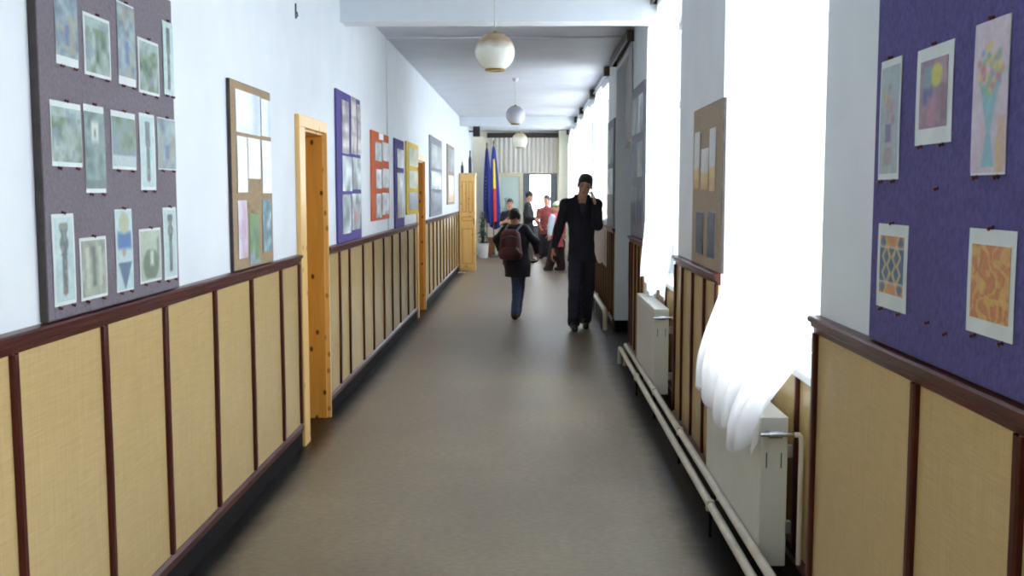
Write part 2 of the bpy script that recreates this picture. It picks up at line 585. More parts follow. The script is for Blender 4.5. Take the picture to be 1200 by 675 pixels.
def wainscot(wall, X, s, y0, y1, battens, z0=0.0, z1=RAIL, ends=(True, True), rail=True, wav=0.004):
    """panels, battens, rails on a wall face X; s is the way into the room"""
    edges = [y0] + [b for b in battens if y0 + .05 < b < y1 - .05] + [y1]
    lo = z0 + 0.13
    for a, b in zip(edges, edges[1:]):
        MB().box(*sorted((X, X + s * 0.012)), a + 0.001, b - 0.001, lo, z1 - .02, 0.0012).build('wainscot_panel', M['panel'], wall)
    bl = list(edges[1:-1])
    if ends[0]:
        bl.append(y0 + 0.019)
    if ends[1]:
        bl.append(y1 - 0.019)
    for b in bl:
        ph = random.uniform(0, 6)
        pts = 12

        def fn(k):
            z = lo + .03 + (z1 - .045 - lo - .03) * k / pts
            return z, b + wav * math.sin(ph + 3.2 * k / pts)
        m = MB()
        w, dep = 0.017, 0.016
        for k in range(pts):
            za, ya = fn(k)
            zb, yb = fn(k + 1)
            x1, x2 = X + s * 0.011, X + s * (0.012 + dep)
            q = []
            for z, y in ((za, ya), (zb, yb)):
                q.append([(x1, y - w, z), (x2 - s * .004, y - w, z), (x2, y - w * .55, z), (x2, y + w * .55, z), (x2 - s * .004, y + w, z), (x1, y + w, z)])
            vs = [[m.bm.verts.new(p) for p in r] for r in q]
            for i in range(5):
                m.bm.faces.new((vs[0][i], vs[0][i + 1], vs[1][i + 1], vs[1][i]))
        bmesh.ops.remove_doubles(m.bm, verts=m.bm.verts, dist=1e-5)
        m.build('batten', M['batten'], wall)
    if rail:
        MB().extrude_xz(rail_profile(X, s, z1), y0 - .01, y1 + .01).build('chair_rail', M['rail'], wall)
    MB().extrude_xz([(X, lo - .022), (X + s * .024, lo - .022), (X + s * .026, lo + .008), (X + s * .016, lo + .022), (X, lo + .024)], y0, y1).build('lower_rail', M['rail'], wall)


BL1 = [-3.3, -2.7, -2.1, -1.5, -0.9, -0.3, 0.3, 0.9, 1.5, 2.1, 2.75, 3.35, 3.92, 4.54, 5.15, 5.77]
BL2 = [7.56, 7.98, 8.64, 9.2, 9.87, 10.48, 11.12, 11.84, 12.5]
BL3 = [13.75 + .6 * k for k in range(1, 12)]
FR = 0.10  # pine casing width
wainscot(wall_left, XL, 1, Y0, D1[0] - .155, BL1, ends=(False, True))
wainscot(wall_left, XL, 1, D1[1] + .02, D2[0] - FR, BL2, ends=(False, False))
wainscot(wall_left, XL, 1, D2[1] + .03, 20.45, BL3, ends=(False, False))
mb = MB()
for a, b in ((Y0, D1[0] - .14), (D1[1] + .012, D2[0] - FR), (D2[1] + .02, 20.45)):
    mb.box(XL, XL + 0.014, a, b, 0.0, 0.11, 0.003)
struct('baseboard_left', mb, M['plinth'])


# ------------------------------------------------------------------ pine doors in the left wall
def left_door(name, d, casing_near, casing_far):
    mb = MB()
    t = 0.03
    mb.box(XLO + .02, XL + 0.002, d[0], d[0] + t, 0, DH, 0.003)
    mb.box(XLO + .02, XL + 0.002, d[1] - t, d[1], 0, DH, 0.003)
    mb.box(XLO + .02, XL + 0.002, d[0] + t, d[1] - t, DH - t, DH, 0.003)
    o = struct(name, mb, M['pine'])
    m = MB()
    m.box(XL, XL + 0.03, d[0] - casing_near, d[0] + .012, 0, DH - .012, 0.004)
    m.box(XL, XL + 0.03, d[1] - .012, d[1] + casing_far, 0, DH - .012, 0.004)
    m.box(XL, XL + 0.03, d[0] - casing_near, d[1] + casing_far, DH - .012, DH + .06, 0.004)
    m.build('door_casing', M['pine_pale'], o)
    xd = XLO + .05
    lf = MB()
    y0, y1 = d[0] + t, d[1] - t
    for yy in (y0, y1 - .1):
        lf.box(xd, xd + .04, yy, yy + .1, 0.01, DH - t, 0.003)
    for za, zb in ((0.01, .18), (.86, 1.0), (DH - t - .12, DH - t)):
        lf.box(xd, xd + .04, y0 + .1, y1 - .1, za, zb, 0.003)
    lf.box(xd + .012, xd + .026, y0 + .1, y1 - .1, .18, .86)
    lf.box(xd + .012, xd + .026, y0 + .1, y1 - .1, 1.0, DH - t - .12)
    lf.build('door_leaf', M['pine'], o)
    h = MB()
    h.box(xd + .04, xd + .046, y1 - .075, y1 - .035, .94, 1.12, .002)
    h.tube([(xd + .04, y1 - .055, 1.05), (xd + .09, y1 - .055, 1.05), (xd + .095, y1 - .16, 1.05)], .009, 8)
    h.build('door_handle', M['brass'], o, smooth=True)
    return o


left_door('door_1', D1, 0.14, 0.012)
left_door('door_2', D2, 0.10, 0.02)

# ------------------------------------------------------------------ right wall: piers, niches, windows
NICHE = [(-0.3, 1.5), (3.40, 5.18), (6.68, 8.60)]          # window niches reaching the floor
BLIND = (9.72, 11.62)                                     # niche with the short grey curtain
HIGH = [(12.75, 15.2), (15.8, 18.3), (18.95, 20.9), (21.6, 25.2)]        # windows above the wainscot
LINT = 2.93
SILL = 0.87
mb = MB()
cuts = sorted(NICHE + [BLIND] + HIGH)
y = Y0
for a, b in cuts:
    mb.box(XR, XRO, y, a, 0, CZ)
    y = b
mb.box(XR, XRO, y, YB, 0, CZ)
for a, b in NICHE + HIGH + [BLIND]:
    mb.box(XR, XRO, a, b, LINT, CZ)
for a, b in NICHE:
    mb.box(1.08, XRO, a, b, 0, SILL)
for a, b in HIGH:
    mb.box(XR, XRO, a, b, 0, RAIL + .03)
mb.box(1.18, XRO, BLIND[0], BLIND[1], 0, LINT)
wall_right = struct('wall_right', mb, M['plaster'])


def window(i, a, b, z0, z1):
    """casement window: frame with mullion and transom, panes, sill"""
    x0, x1 = 1.20, 1.26
    m = MB()
    f = 0.06
    m.box(x0, x1, a, a + f, z0, z1, .004).box(x0, x1, b - f, b, z0, z1, .004)
    m.box(x0, x1, a + f, b - f, z0, z0 + f, .004).box(x0, x1, a + f, b - f, z1 - f, z1, .004)
    zt = z0 + (z1 - z0) * .68
    m.box(x0, x1, a + f, b - f, zt - .03, zt + .03, .004)
    c = (a + b) / 2
    m.box(x0, x1, c - .035, c + .035, z0 + f, zt - .03, .004).box(x0, x1, c - .035, c + .035, zt + .03, z1 - f, .004)
    o = struct('window_%d' % i, m, M['winframe'])
    for ya, yb in ((a + f, c - .035), (c + .035, b - f)):
        for za, zb in ((z0 + f, zt - .03), (zt + .03, z1 - f)):
            MB().box(1.228, 1.232, ya, yb, za, zb).build('pane', M['glass'], o)
    xi = 1.035 if z0 < 1 else XR - .02
    MB().box(xi, 1.20, a + .004, b - .004, z0 - .035, z0, .006).build('window_sill', M['winframe'], o)
    h = MB()
    h.box(x0 - .012, x0, c - .012, c + .012, z0 + .5, z0 + .62, .002)
    h.tube([(x0 - .008, c, z0 + .56), (x0 - .04, c, z0 + .56), (x0 - .044, c, z0 + .47)], .008, 8)
    h.build('window_handle', M['brass'], o, smooth=True)
    return o


k = 1
for a, b in NICHE:
    window(k, a, b, SILL + .035, LINT)
    k += 1
for a, b in HIGH:
    window(k, a, b, RAIL + .065, LINT)
    k += 1

# wainscot of the right wall
SR = -1
wainscot(wall_right, XR, SR, 1.5, 3.40, [1.96, 2.50], z1=1.165)
wainscot(wall_right, XR, SR, Y0, -0.3, [-3.4, -2.8, -2.2, -1.6, -1.0], z1=1.165)
wainscot(wall_right, XR, SR, 5.18, 6.68, [5.55, 5.95, 6.35], z1=1.165)
wainscot(wall_right, XR, SR, 8.60, 9.72, [8.9, 9.2, 9.5], z1=1.165)
wainscot(wall_right, XR, SR, 11.62, 20.9, [11.9 + .3 * q for q in range(30)], z1=1.165)
for a, b in NICHE:
    c = (a + b) / 2
    wainscot(wall_right, 1.08, SR, a, b, [a + .62, b - .62], z1=SILL + .04, ends=(False, False), rail=False)
mb = MB()
for a, b in ((Y0, -.3), (1.5, 3.40), (5.18, 6.68), (8.60, 9.72), (11.62, 20.9)):
    mb.box(XR - .014, XR, a, b, 0, .11, .003)
for a, b in NICHE:
    mb.box(1.08 - .014, 1.08, a, b, 0, .11, .003)
mb.box(BLIND[1] - .025, BLIND[1], 0, 0, 0, 0) if False else None
mb.box(XR, 1.18, BLIND[1] - .02, BLIND[1], 0, .13, .003)
mb.box(1.16, 1.18, BLIND[0], BLIND[1] - .02, 0, .13, .003)
struct('baseboard_right', mb, M['plinth'])

# ------------------------------------------------------------------ end wall of the hall: transom window, doors
EX0, EX1 = onY(583, 203, YB)[0], onY(653, 203, YB)[0]     # door group
DT = onY(615, 203, YB)[1]
EXM = onY(613, 203, YB)[0]
CT0, CT1 = onY(571, 157, YB)[0], onY(654, 157, YB)[0]
mb = MB()
mb.box(-3.0, CT0 + .1, YB, YB + .3, 0, CZ)
mb.box(EX1, XRO, YB, YB + .3, 0, CZ)
mb.box(CT0 + .1, EX0, YB, YB + .3, 0, CZ)
mb.box(EX0, EX1, YB, YB + .3, DT, CZ)
struct('wall_back', mb, M['cream'])
struct('trim_5', MB().box(0.72, XR, YB - .35, YB, 0, CZ, .006), M['cream'])      # pier in the hall corner
# left leaf: pale green solid panel in a cream frame
mb = MB()
mb.box(EX0, EX0 + .07, YB + .02, YB + .10, 0, DT, .004).box(EXM - .09, EXM, YB + .02, YB + .10, 0, DT, .004)
mb.box(EX0 + .07, EXM - .09, YB + .02, YB + .10, DT - .08, DT, .004).box(EX0 + .07, EXM - .09, YB + .02, YB + .10, 0, .12, .004)
o = struct('door_3', mb, M['doorcream'])
MB().box(EX0 + .07, EXM - .09, YB + .045, YB + .075, .12, DT - .08).build('door_panel', M['frosted'], o)
m = MB()
m.tube([(EX0 + .11, YB + .045, 1.05), (EX0 + .11, YB - .01, 1.05), (EX0 + .22, YB - .015, 1.05)], .011, 8)
m.build('door_handle', M['chrome'], o, smooth=True)
# right leaf: grey door with a large glass pane
gx0, gz0 = onY(621, 270, YB)[0], 0.75
gx1, gz1 = onY(645, 204, YB)[0], onY(640, 205, YB)[1]
mb = MB()
mb.box(EXM, gx0, YB + .02, YB + .10, 0, DT, .004).box(gx1, EX1, YB + .02, YB + .10, 0, DT, .004)
mb.box(gx0, gx1, YB + .02, YB + .10, gz1, DT, .004).box(gx0, gx1, YB + .02, YB + .10, 0, gz0, .004)
o = struct('door_4', mb, M['doorgrey'])
MB().box(gx0, gx1, YB + .055, YB + .061, gz0, gz1).build('pane', M['glass'], o)
m = MB()
m.tube([(gx0 - .05, YB + .03, 1.02), (gx0 - .05, YB - .03, 1.02), (gx0 + .06, YB - .035, 1.02)], .011, 8)
m.build('door_handle', M['chrome'], o, smooth=True)
# wall behind the camera
struct('wall_front', MB().box(XLO, XRO, Y0 - .3, Y0, 0, CZ), M['plaster'])

# ------------------------------------------------------------------ art: small pictures as colour grids
RNG = np.random.default_rng(11)


def lin(*c):
    return np.array(S(*c)[:3])


def vnoise(w, h, sc, rng):
    gw, gh = max(2, int(w / sc) + 2), max(2, int(h / sc) + 2)
    g = rng.random((gh, gw))
    yy, xx = np.mgrid[0:h, 0:w]
    fx, fy = xx / w * (gw - 1.001), yy / h * (gh - 1.001)
    x0, y0 = fx.astype(int), fy.astype(int)
    tx, ty = fx - x0, fy - y0
    tx, ty = tx * tx * (3 - 2 * tx), ty * ty * (3 - 2 * ty)
    return (g[y0, x0] * (1 - tx) + g[y0, x0 + 1] * tx) * (1 - ty) + (g[y0 + 1, x0] * (1 - tx) + g[y0 + 1, x0 + 1] * tx) * ty


def blend(img, mask, c):
    return img * (1 - mask[..., None]) + np.asarray(c) * mask[..., None]


def palette_noise(w, h, cols, sc, rng):
    n = vnoise(w, h, sc, rng) * .65 + vnoise(w, h, sc * .45, rng) * .35
    n = (n - n.min()) / max(1e-6, np.ptp(n))
    cols = np.array(cols)
    t = n * (len(cols) - 1)
    i = np.clip(t.astype(int), 0, len(cols) - 2)
    f = (t - i)[..., None]
    return cols[i] * (1 - f) + cols[i + 1] * f


def art(kind, w, h, rng):
    yy, xx = np.mgrid[0:h, 0:w]
    X, Y = (xx + .5) / w, (yy + .5) / h          # Y: 0 bottom .. 1 top

    def soft(d, k=.03):
        return np.clip(.5 - d / (2 * k), 0, 1)
    if kind in ('carved_post', 'plain_post'):
        img = palette_noise(w, h, [lin(168, 192, 192), lin(190, 212, 210)], 8, rng)
        prof = .13 + .05 * (Y > .58)
        if kind == 'carved_post':
            prof = .13 + .10 * np.abs(np.sin(Y * 16)) * (Y > .55) - .1 * np.clip((Y - .9) / .1, 0, 1)
        m = soft(np.abs(X - .5) - prof, .04) * (Y > .09) * (Y < .92)
        img = blend(img, m, lin(92, 104, 104))
        img = blend(img, m * (vnoise(w, h, 3, rng) > .55) * .6, lin(140, 146, 128))
        img = blend(img, soft(np.hypot((X - .5) * 1.4, (Y - .11) * 3) - .13, .05) * .7, lin(136, 92, 78))
    elif kind == 'garden':
        img = palette_noise(w, h, [lin(58, 84, 70), lin(104, 128, 96), lin(138, 158, 150), lin(170, 186, 176)], 6, rng)
        img = blend(img, soft(.42 - Y + .1 * vnoise(w, h, 5, rng), .05) * .0 + (Y > .8) * .5, lin(166, 192, 190))
        img = blend(img, (vnoise(w, h, 4, rng) > .72) * .6, lin(112, 130, 150))
    elif kind == 'church':
        img = palette_noise(w, h, [lin(70, 92, 92), lin(108, 132, 130), lin(134, 156, 150)], 7, rng)
        img = blend(img, soft(np.maximum(np.abs(X - .5) - .16, np.abs(Y - .74) - .12), .04), lin(196, 208, 196))
        img = blend(img, soft(np.maximum(np.abs(X - .5) - .05, np.abs(Y - .72) - .05), .03), lin(96, 104, 96))
        img = blend(img, (Y < .12) * .6, lin(90, 106, 100))
    elif kind == 'street':
        img = palette_noise(w, h, [lin(92, 110, 122), lin(128, 148, 158), lin(160, 178, 178)], 6, rng)
        img = blend(img, (vnoise(w, h, 5, rng) > .66) * .6, lin(150, 146, 118))
        img = blend(img, soft(np.abs(X - .5) - .1, .05) * (Y > .2) * (Y < .5) * .7, lin(62, 92, 150))
    elif kind == 'pond':
        img = palette_noise(w, h, [lin(84, 110, 84), lin(118, 140, 120), lin(120, 142, 166)], 6, rng)
        img = blend(img, (Y < .22) * .8, lin(180, 198, 198))
    elif kind == 'hall':
        img = palette_noise(w, h, [lin(112, 122, 112), lin(150, 158, 142), lin(176, 186, 168)], 5, rng)
        for c in (.25, .5, .75):
            img = blend(img, soft(np.abs(X - c) - .07, .03) * (Y < .85) * (Y > .2) * .8, lin(90, 98, 96) if c == .5 else lin(186, 194, 178))
    elif kind == 'fan':
        img = palette_noise(w, h, [lin(168, 194, 198), lin(190, 214, 214)], 8, rng)
        m = soft(np.abs(X - .5) - .5 * np.clip(Y / .35, 0, 1) * .85, .04) * (Y < .35)
        img = blend(img, m, lin(84, 110, 134))
        img = blend(img, soft(np.abs(Y - .62) - .11, .03) * soft(np.abs(X - .5) - .42, .04), lin(72, 112, 166))
        img = blend(img, soft(np.hypot(X - .5, (Y - .84) * 2.2) - .3, .05), lin(170, 178, 148))
        img = blend(img, soft(np.hypot(X - .45, (Y - .47) * 2.4) - .12, .05) * .7, lin(160, 108, 100))
    elif kind == 'arch':
        img = palette_noise(w, h, [lin(160, 176, 158), lin(178, 192, 174)], 8, rng)
        m = soft(np.hypot((X - .5) * 1.1, (Y - .32) * 1.3) - .42, .04) * (Y < .62) * (Y > .06)
        img = blend(img, m, lin(106, 122, 104))
        img = blend(img, soft(np.maximum(np.abs(X - .55) - .08, np.abs(Y - .45) - .14), .03), lin(186, 198, 180))
        img = blend(img, soft(np.maximum(np.abs(X - .85) - .05, np.abs(Y - .6) - .22), .03) * .8, lin(96, 110, 98))
    elif kind == 'bouquet':
        img = palette_noise(w, h, [lin(190, 176, 190), lin(206, 194, 206)], 9, rng)
        img = blend(img, soft(np.abs(X - .5) - .05 - .22 * np.clip((Y - .27) / .3, 0, 1), .03) * (Y > .27) * (Y < .58), lin(132, 178, 190))
        img = blend(img, soft(np.abs(X - .5) - .07 - .12 * np.clip((.24 - Y) / .2, 0, 1), .03) * (Y < .27) * (Y > .04), lin(132, 178, 190))
        for _ in range(60):
            a, r = rng.random() * 6.28, rng.random() ** .5
            cx, cy = .48 + .34 * r * math.cos(a), .68 + .16 * r * math.sin(a)
            c = [lin(122, 168, 150), lin(206, 190, 96), lin(196, 120, 136), lin(120, 160, 190), lin(140, 176, 130)][rng.integers(5)]
            img = blend(img, soft(np.hypot(X - cx, (Y - cy) * 2.4) - .06, .03) * .85, c)
        img = blend(img, soft(np.abs(X - .86) - .11, .02) * (Y < .36) * .8, lin(196, 166, 140))
        img = blend(img, soft(np.abs(X - .76) - .03, .02) * (Y < .22) * .8, lin(206, 190, 96))
    elif kind == 'stilllife':
        img = palette_noise(w, h, [lin(150, 168, 176), lin(168, 184, 186)], 8, rng)
        img = blend(img, soft(np.hypot((X - .5) * 1.2, (Y - .55) * 1.1) - .32, .08) * .5, lin(176, 158, 168))
        for cx, cy, rr, c in ((.4, .68, .1, (170, 140, 120)), (.62, .62, .09, (176, 120, 130)), (.3, .72, .09, (190, 170, 120)), (.7, .5, .08, (170, 110, 130)), (.5, .8, .06, (130, 130, 120)), (.45, .56, .1, (150, 150, 140))):
            img = blend(img, soft(np.hypot(X - cx, (Y - cy) * 1.9) - rr, .05) * .8, lin(*c))
        img = blend(img, soft(np.abs(X - .47) - .15, .05) * (Y < .46) * (Y > .3) * .8, lin(96, 92, 140))
        img = blend(img, soft(np.abs(X - .46) - .2, .06) * (Y < .26) * (Y > .08) * .6, lin(160, 128, 134))
    elif kind == 'figure':
        img = palette_noise(w, h, [lin(128, 110, 132), lin(150, 124, 138), lin(164, 136, 144)], 7, rng)
        img = blend(img, soft(np.hypot((X - .6), (Y - .75) * 1.2) - .2, .03) * (X > .42), lin(190, 188, 96))
        img = blend(img, soft(np.abs(X - .28) - .14, .03) * (Y > .55) * (Y < .9) * .8, lin(112, 154, 164))
        img = blend(img, soft(np.maximum(np.abs(X - .3) - .17, np.abs(Y - .47) - .12), .04) * .85, lin(78, 92, 150))
        img = blend(img, soft(np.maximum(np.abs(X - .45) - .14, np.abs(Y - .25) - .2), .04) * .8, lin(176, 124, 150))
        img = blend(img, soft(np.maximum(np.abs(X - .88) - .1, np.abs(Y - .35) - .25), .03) * .8, lin(120, 96, 112))
    elif kind == 'kaleidoscope':
        img = palette_noise(w, h, [lin(190, 128, 88), lin(204, 146, 104)], 9, rng)
        dx, dy = np.abs(X - .5), np.abs(Y - .5)
        core = (dy < .3)
        img = blend(img, core * 1.0, lin(70, 104, 140))
        d = np.abs(np.abs(dx - .2) + np.abs(dy - .14) * .9 - .16)
        img = blend(img, soft(d - .035, .02), lin(206, 186, 120))
        img = blend(img, soft(np.abs(dx - dy * .55) - .04, .02) * (dy > .1), lin(196, 178, 110))
        img = blend(img, soft(np.abs(dx - .35) + np.abs(dy - .38) - .12, .02), lin(80, 112, 140))
        img = blend(img, soft(np.hypot(dx, dy) - .08, .02), lin(60, 90, 130))
        img = blend(img, soft(np.abs(dy - .3) - .012, .01), lin(206, 204, 196))
    elif kind == 'swirl':
        q = vnoise(w, h, 9, rng) * 2.2 + X * 3.2 + .5 * np.sin(Y * 9)
        t = np.abs((q * 1.6) % 2 - 1)
        img = lin(208, 168, 106) * t[..., None] + lin(196, 122, 82) * (1 - t[..., None])
        img = blend(img, soft(np.abs(t - .5) - .08, .05) * .7, lin(168, 84, 62))
        img = blend(img, (vnoise(w, h, 6, rng) > .72) * .6, lin(214, 184, 106))
    elif kind == 'window_photo':
        img = palette_noise(w, h, [lin(226, 238, 248), lin(250, 252, 254)], 9, rng)  # near white: glare on the tan board's top sheets put into the colour
        img = blend(img, soft(np.abs(X - .8) - .15, .1) * .5, lin(160, 186, 220))
    elif kind == 'pinkstudy':
        img = palette_noise(w, h, [lin(236, 240, 246), lin(206, 180, 196)], 7, rng)
        img = blend(img, soft(.35 - X, .2) * .6, lin(176, 150, 178))
    elif kind == 'greenstudy':
        img = palette_noise(w, h, [lin(96, 132, 112), lin(118, 150, 96), lin(150, 164, 196)], 7, rng)
        img = blend(img, (Y > .72) * .6, lin(122, 150, 90))
    elif kind == 'tealstudy':
        img = palette_noise(w, h, [lin(72, 108, 128), lin(110, 144, 156), lin(176, 200, 200)], 4, rng)
    elif kind == 'portraits':
        img = palette_noise(w, h, [lin(84, 76, 88), lin(168, 160, 158), lin(214, 208, 200)], 5, rng)
        img = blend(img, (np.sin(Y * 22) > .5) * .5, lin(92, 74, 84))
    elif kind == 'crowd':
        img = palette_noise(w, h, [lin(52, 58, 64), lin(104, 116, 116), lin(160, 176, 180), lin(206, 216, 220)], 4, rng)
        img = blend(img, (vnoise(w, h, 4, rng) > .74) * .6, lin(170, 104, 104))
    elif kind == 'bright':
        img = palette_noise(w, h, [lin(80, 98, 100), lin(176, 192, 196), lin(238, 244, 248)], 6, rng)
    elif kind == 'yellowgreen':
        img = palette_noise(w, h, [lin(96, 116, 70), lin(150, 152, 84), lin(190, 178, 92)], 5, rng)
    elif kind == 'greyphoto':
        img = palette_noise(w, h, [lin(104, 116, 122), lin(140, 152, 150), lin(170, 180, 176)], 5, rng)
    elif kind == 'bluephoto':
        img = palette_noise(w, h, [lin(46, 60, 78), lin(66, 82, 102), lin(92, 108, 126)], 5, rng)
    elif kind == 'sunset':
        img = palette_noise(w, h, [lin(196, 200, 202), lin(214, 214, 212)], 8, rng)
        img = blend(img, (Y < .38) * .9, lin(206, 172, 96))
        img = blend(img, (Y < .2) * .8, lin(188, 152, 104))
    elif kind == 'blank':
        img = palette_noise(w, h, [lin(240, 244, 248), lin(252, 253, 254)], 9, rng)  # whitened: glare on the tan board's middle row is painted in
    else:
        raise ValueError(kind)
    return np.clip(img, 0, 1)


def sheet(X, s, y0, y1, z0, z1, kind, label, group, cols=24, border=.0, bot=0.0, top=0.0, pins=True, tilt=0.0, name='pinned_picture', cat='picture'):
    """a sheet of paper pinned on a board face X (room side s): paper, print, pins"""
    yc, zc = (y0 + y1) / 2, (z0 + z1) / 2
    t = thing(name, label, cat, (X, yc, zc), group)
    w, h = y1 - y0, z1 - z0
    nw = cols
    nh = max(8, int(cols * h / w))
    if nh > 70:
        nw = max(8, int(cols * 70 / nh)); nh = 70
    curl = .004 * h

    def P(a, b, dx):     # a,b in 0..1 across / up the sheet, slightly bowed paper
        yy, zz = (a - .5) * w, (b - .5) * h
        return Vector((X + s * (.0012 + dx + curl * 4 * b * (1 - b)), yc + yy, zc + zz + tilt * yy))
    m = MB()
    nb = 6
    fr = [[m.bm.verts.new(P(a, j / nb, .0012)) for a in (0, 1)] for j in range(nb + 1)]
    bk = [[m.bm.verts.new(P(a, j / nb, 0)) for a in (0, 1)] for j in range(nb + 1)]
    for j in range(nb):
        m.bm.faces.new((fr[j][0], fr[j][1], fr[j + 1][1], fr[j + 1][0]))
        m.bm.faces.new((bk[j][0], bk[j + 1][0], bk[j + 1][1], bk[j][1]))
        m.bm.faces.new((fr[j][0], fr[j + 1][0], bk[j + 1][0], bk[j][0]))
        m.bm.faces.new((fr[j][1], bk[j][1], bk[j + 1][1], fr[j + 1][1]))
    m.bm.faces.new((fr[0][0], bk[0][0], bk[0][1], fr[0][1]))
    m.bm.faces.new((fr[nb][0], fr[nb][1], bk[nb][1], bk[nb][0]))
    m.build('paper_sheet', M['paper'], t)
    img = art(kind, nw + 1, nh + 1, np.random.default_rng(zlib.crc32(('%s %d %d' % (kind, round(yc * 100), round(zc * 100))).encode())))
    if s < 0:
        img = img[:, ::-1] if False else img
    bx = border
    m = MB()
    rows = []
    for j in range(nh + 1):
        rows.append([m.bm.verts.new(P(bx + (1 - 2 * bx) * i / nw, bot + bx * w / h + (1 - 2 * bx * w / h - bot - top) * j / nh, .0022)) for i in range(nw + 1)])
    for j in range(nh):
        for i in range(nw):
            m.bm.faces.new((rows[j][i], rows[j][i + 1], rows[j + 1][i + 1], rows[j + 1][i]))
    o = m.build('print', M['art'], t, smooth='all')
    ca = o.data.color_attributes.new('art', 'FLOAT_COLOR', 'POINT')
    # on the right wall the near edge (small y) is the picture's right edge
    ii = img if s > 0 else img[:, ::-1]
    buf = np.ones(((nh + 1) * (nw + 1), 4), dtype=np.float32)
    buf[:, :3] = ii.reshape(-1, 3)
    ca.data.foreach_set('color', buf.ravel())
    if pins:
        for a, b in ((.5, 1.0), (.2, 0.0), (.8, 0.0)):
            pin_mesh(P(a, b, .001) + Vector((0, 0, .004 if b > .5 else -.004)), s).build('push_pin', M['pin'], t, smooth=True)
    return t


def pin_mesh(p, s):
    m = MB()
    prof = [(0, .007), (.003, .006), (.003, .004)]
    m.tube([p, p + Vector((s * .003, 0, 0)), p + Vector((s * .0035, 0, 0)), p + Vector((s * .008, 0, -.002)), p + Vector((s * .0085, 0, -.002)), p + Vector((s * .011, 0, -.003))],
           [.0048, .0048, .0028, .003, .0052, .0048], 10)
    return m


def board(X, s, y0, y1, z0, z1, m, label, th=.025, name='notice_board', edge=True):
    t = thing(name, label, 'notice board', (X, (y0 + y1) / 2, z0))
    xa, xb = sorted((X + s * .001, X + s * th))
    MB().box(xa, xb, y0, y1, z0, z1, .003).build('board_core' if edge else 'board_panel', M['edge'] if edge else m, t)
    if edge:
        xa, xb = sorted((X + s * (th - .001), X + s * (th + .002)))
        MB().box(xa, xb, y0 + .004, y1 - .004, z0 + .004, z1 - .004, .001).build('cloth_face', m, t)
    return t, X + s * (th + .002)


def px_rect(u0, u1, va, vb, vc, vd, X):
    """pixel corners: left top va, left bottom vb, right top vc, right bottom vd -> y,z rectangle"""
    y0, za = onX(u0, va, X)
    _, zb = onX(u0, vb, X)
    y1, zc = onX(u1, vc, X)
    _, zd = onX(u1, vd, X)
    ya, yb = min(y0, y1), max(y0, y1)
    return ya, yb, (zb + zd) / 2, (za + zc) / 2


LS = XL + .0
# ---- grey board, nearest on the left wall
ya, _ = onX(47, 200, XL + .02)
yb, _ = onX(206.5, 200, XL + .027)
bx = board(XL, 1, ya, yb, RAIL + .016, 2.33, M['greyfelt'], 'large grey felt notice board with three rows of pictures, standing on the rail')
F1 = bx[1]
grp = 'pictures on the grey notice board'
L1 = [
    (61.7, 88, -12, 74.7, -4, 78, 'street', 'narrow pale picture of a dark post, top row, next to the board\'s near edge', .0, .12, 0),
    (95.5, 127.1, 10.7, 84.5, 26.7, 95, 'garden', 'white bordered park picture in blues and greens, second along the top row', .05, 0, 0),
    (135.1, 155.6, 0.9, 97.8, 7.5, 101.4, 'street', 'tall narrow bluish street picture with white foot strip, middle of top row', .0, .1, .02),
    (160, 184.4, 42.7, 107.6, 51.6, 113, 'garden', 'small green and blue garden picture, fourth along the top row', .05, 0, 0),
    (189, 204.5, 24, 110, 29, 113, 'plain_post', 'tall narrow pale green picture of a post at top row\'s far end', .0, 0, 0),
    (57, 93, 116.7, 193.8, 122.5, 196.6, 'garden', 'wide garden picture with red specks, middle row, next to the near edge', .02, .05, .07),
    (96.4, 120, 121.5, 225.5, 125.4, 226.5, 'church', 'tall dark picture of a white church tower, second in middle row', .0, .05, .08),
    (128.6, 157, 128.3, 197.6, 134, 199.5, 'pond', 'green and blue pond picture with white bank, centre of middle row', .02, .03, .08),
    (161.7, 179.6, 132, 222.6, 135, 222.8, 'plain_post', 'tall narrow picture of a plain post, fourth in the middle row', .08, 0, 0),
    (182.9, 205, 137, 199, 140.8, 199, 'street', 'small grey street picture with yellow patch, far end of middle row', .02, 0, 0),
    (58.8, 84.8, 250, 360, 251, 356.7, 'carved_post', 'tall pale blue drawing of a carved post, bottom row, nearest the camera end', .08, 0, 0),
    (91.7, 123, 278, 353.3, 277.5, 347.5, 'hall', 'white bordered picture of two pale columns, second in bottom row', .05, 0, 0),
    (133, 153, 245, 343, 245, 340.5, 'fan', 'tall picture with blue band and dark wedge pointing down, bottom row centre', .04, 0, 0),
    (161.7, 187, 268.3, 332.6, 267, 329, 'arch', 'small pale green picture of a round arch, fourth in bottom row', .04, 0, 0),
    (189.7, 205, 243, 328.5, 243, 326.5, 'carved_post', 'tall pale blue drawing of a carved post at bottom row\'s far end', .08, 0, 0),
]
for u0, u1, a, b, c, d, kd, lab, bo, bt, tp in L1:
    y0, y1, z0, z1 = px_rect(u0, u1, a, b, c, d, F1)
    y1 = min(y1, yb - .006)
    z1 = min(z1, 2.325)
    sheet(F1, 1, y0, y1, z0, z1, kd, lab, grp, 22, bo, bt, tp)

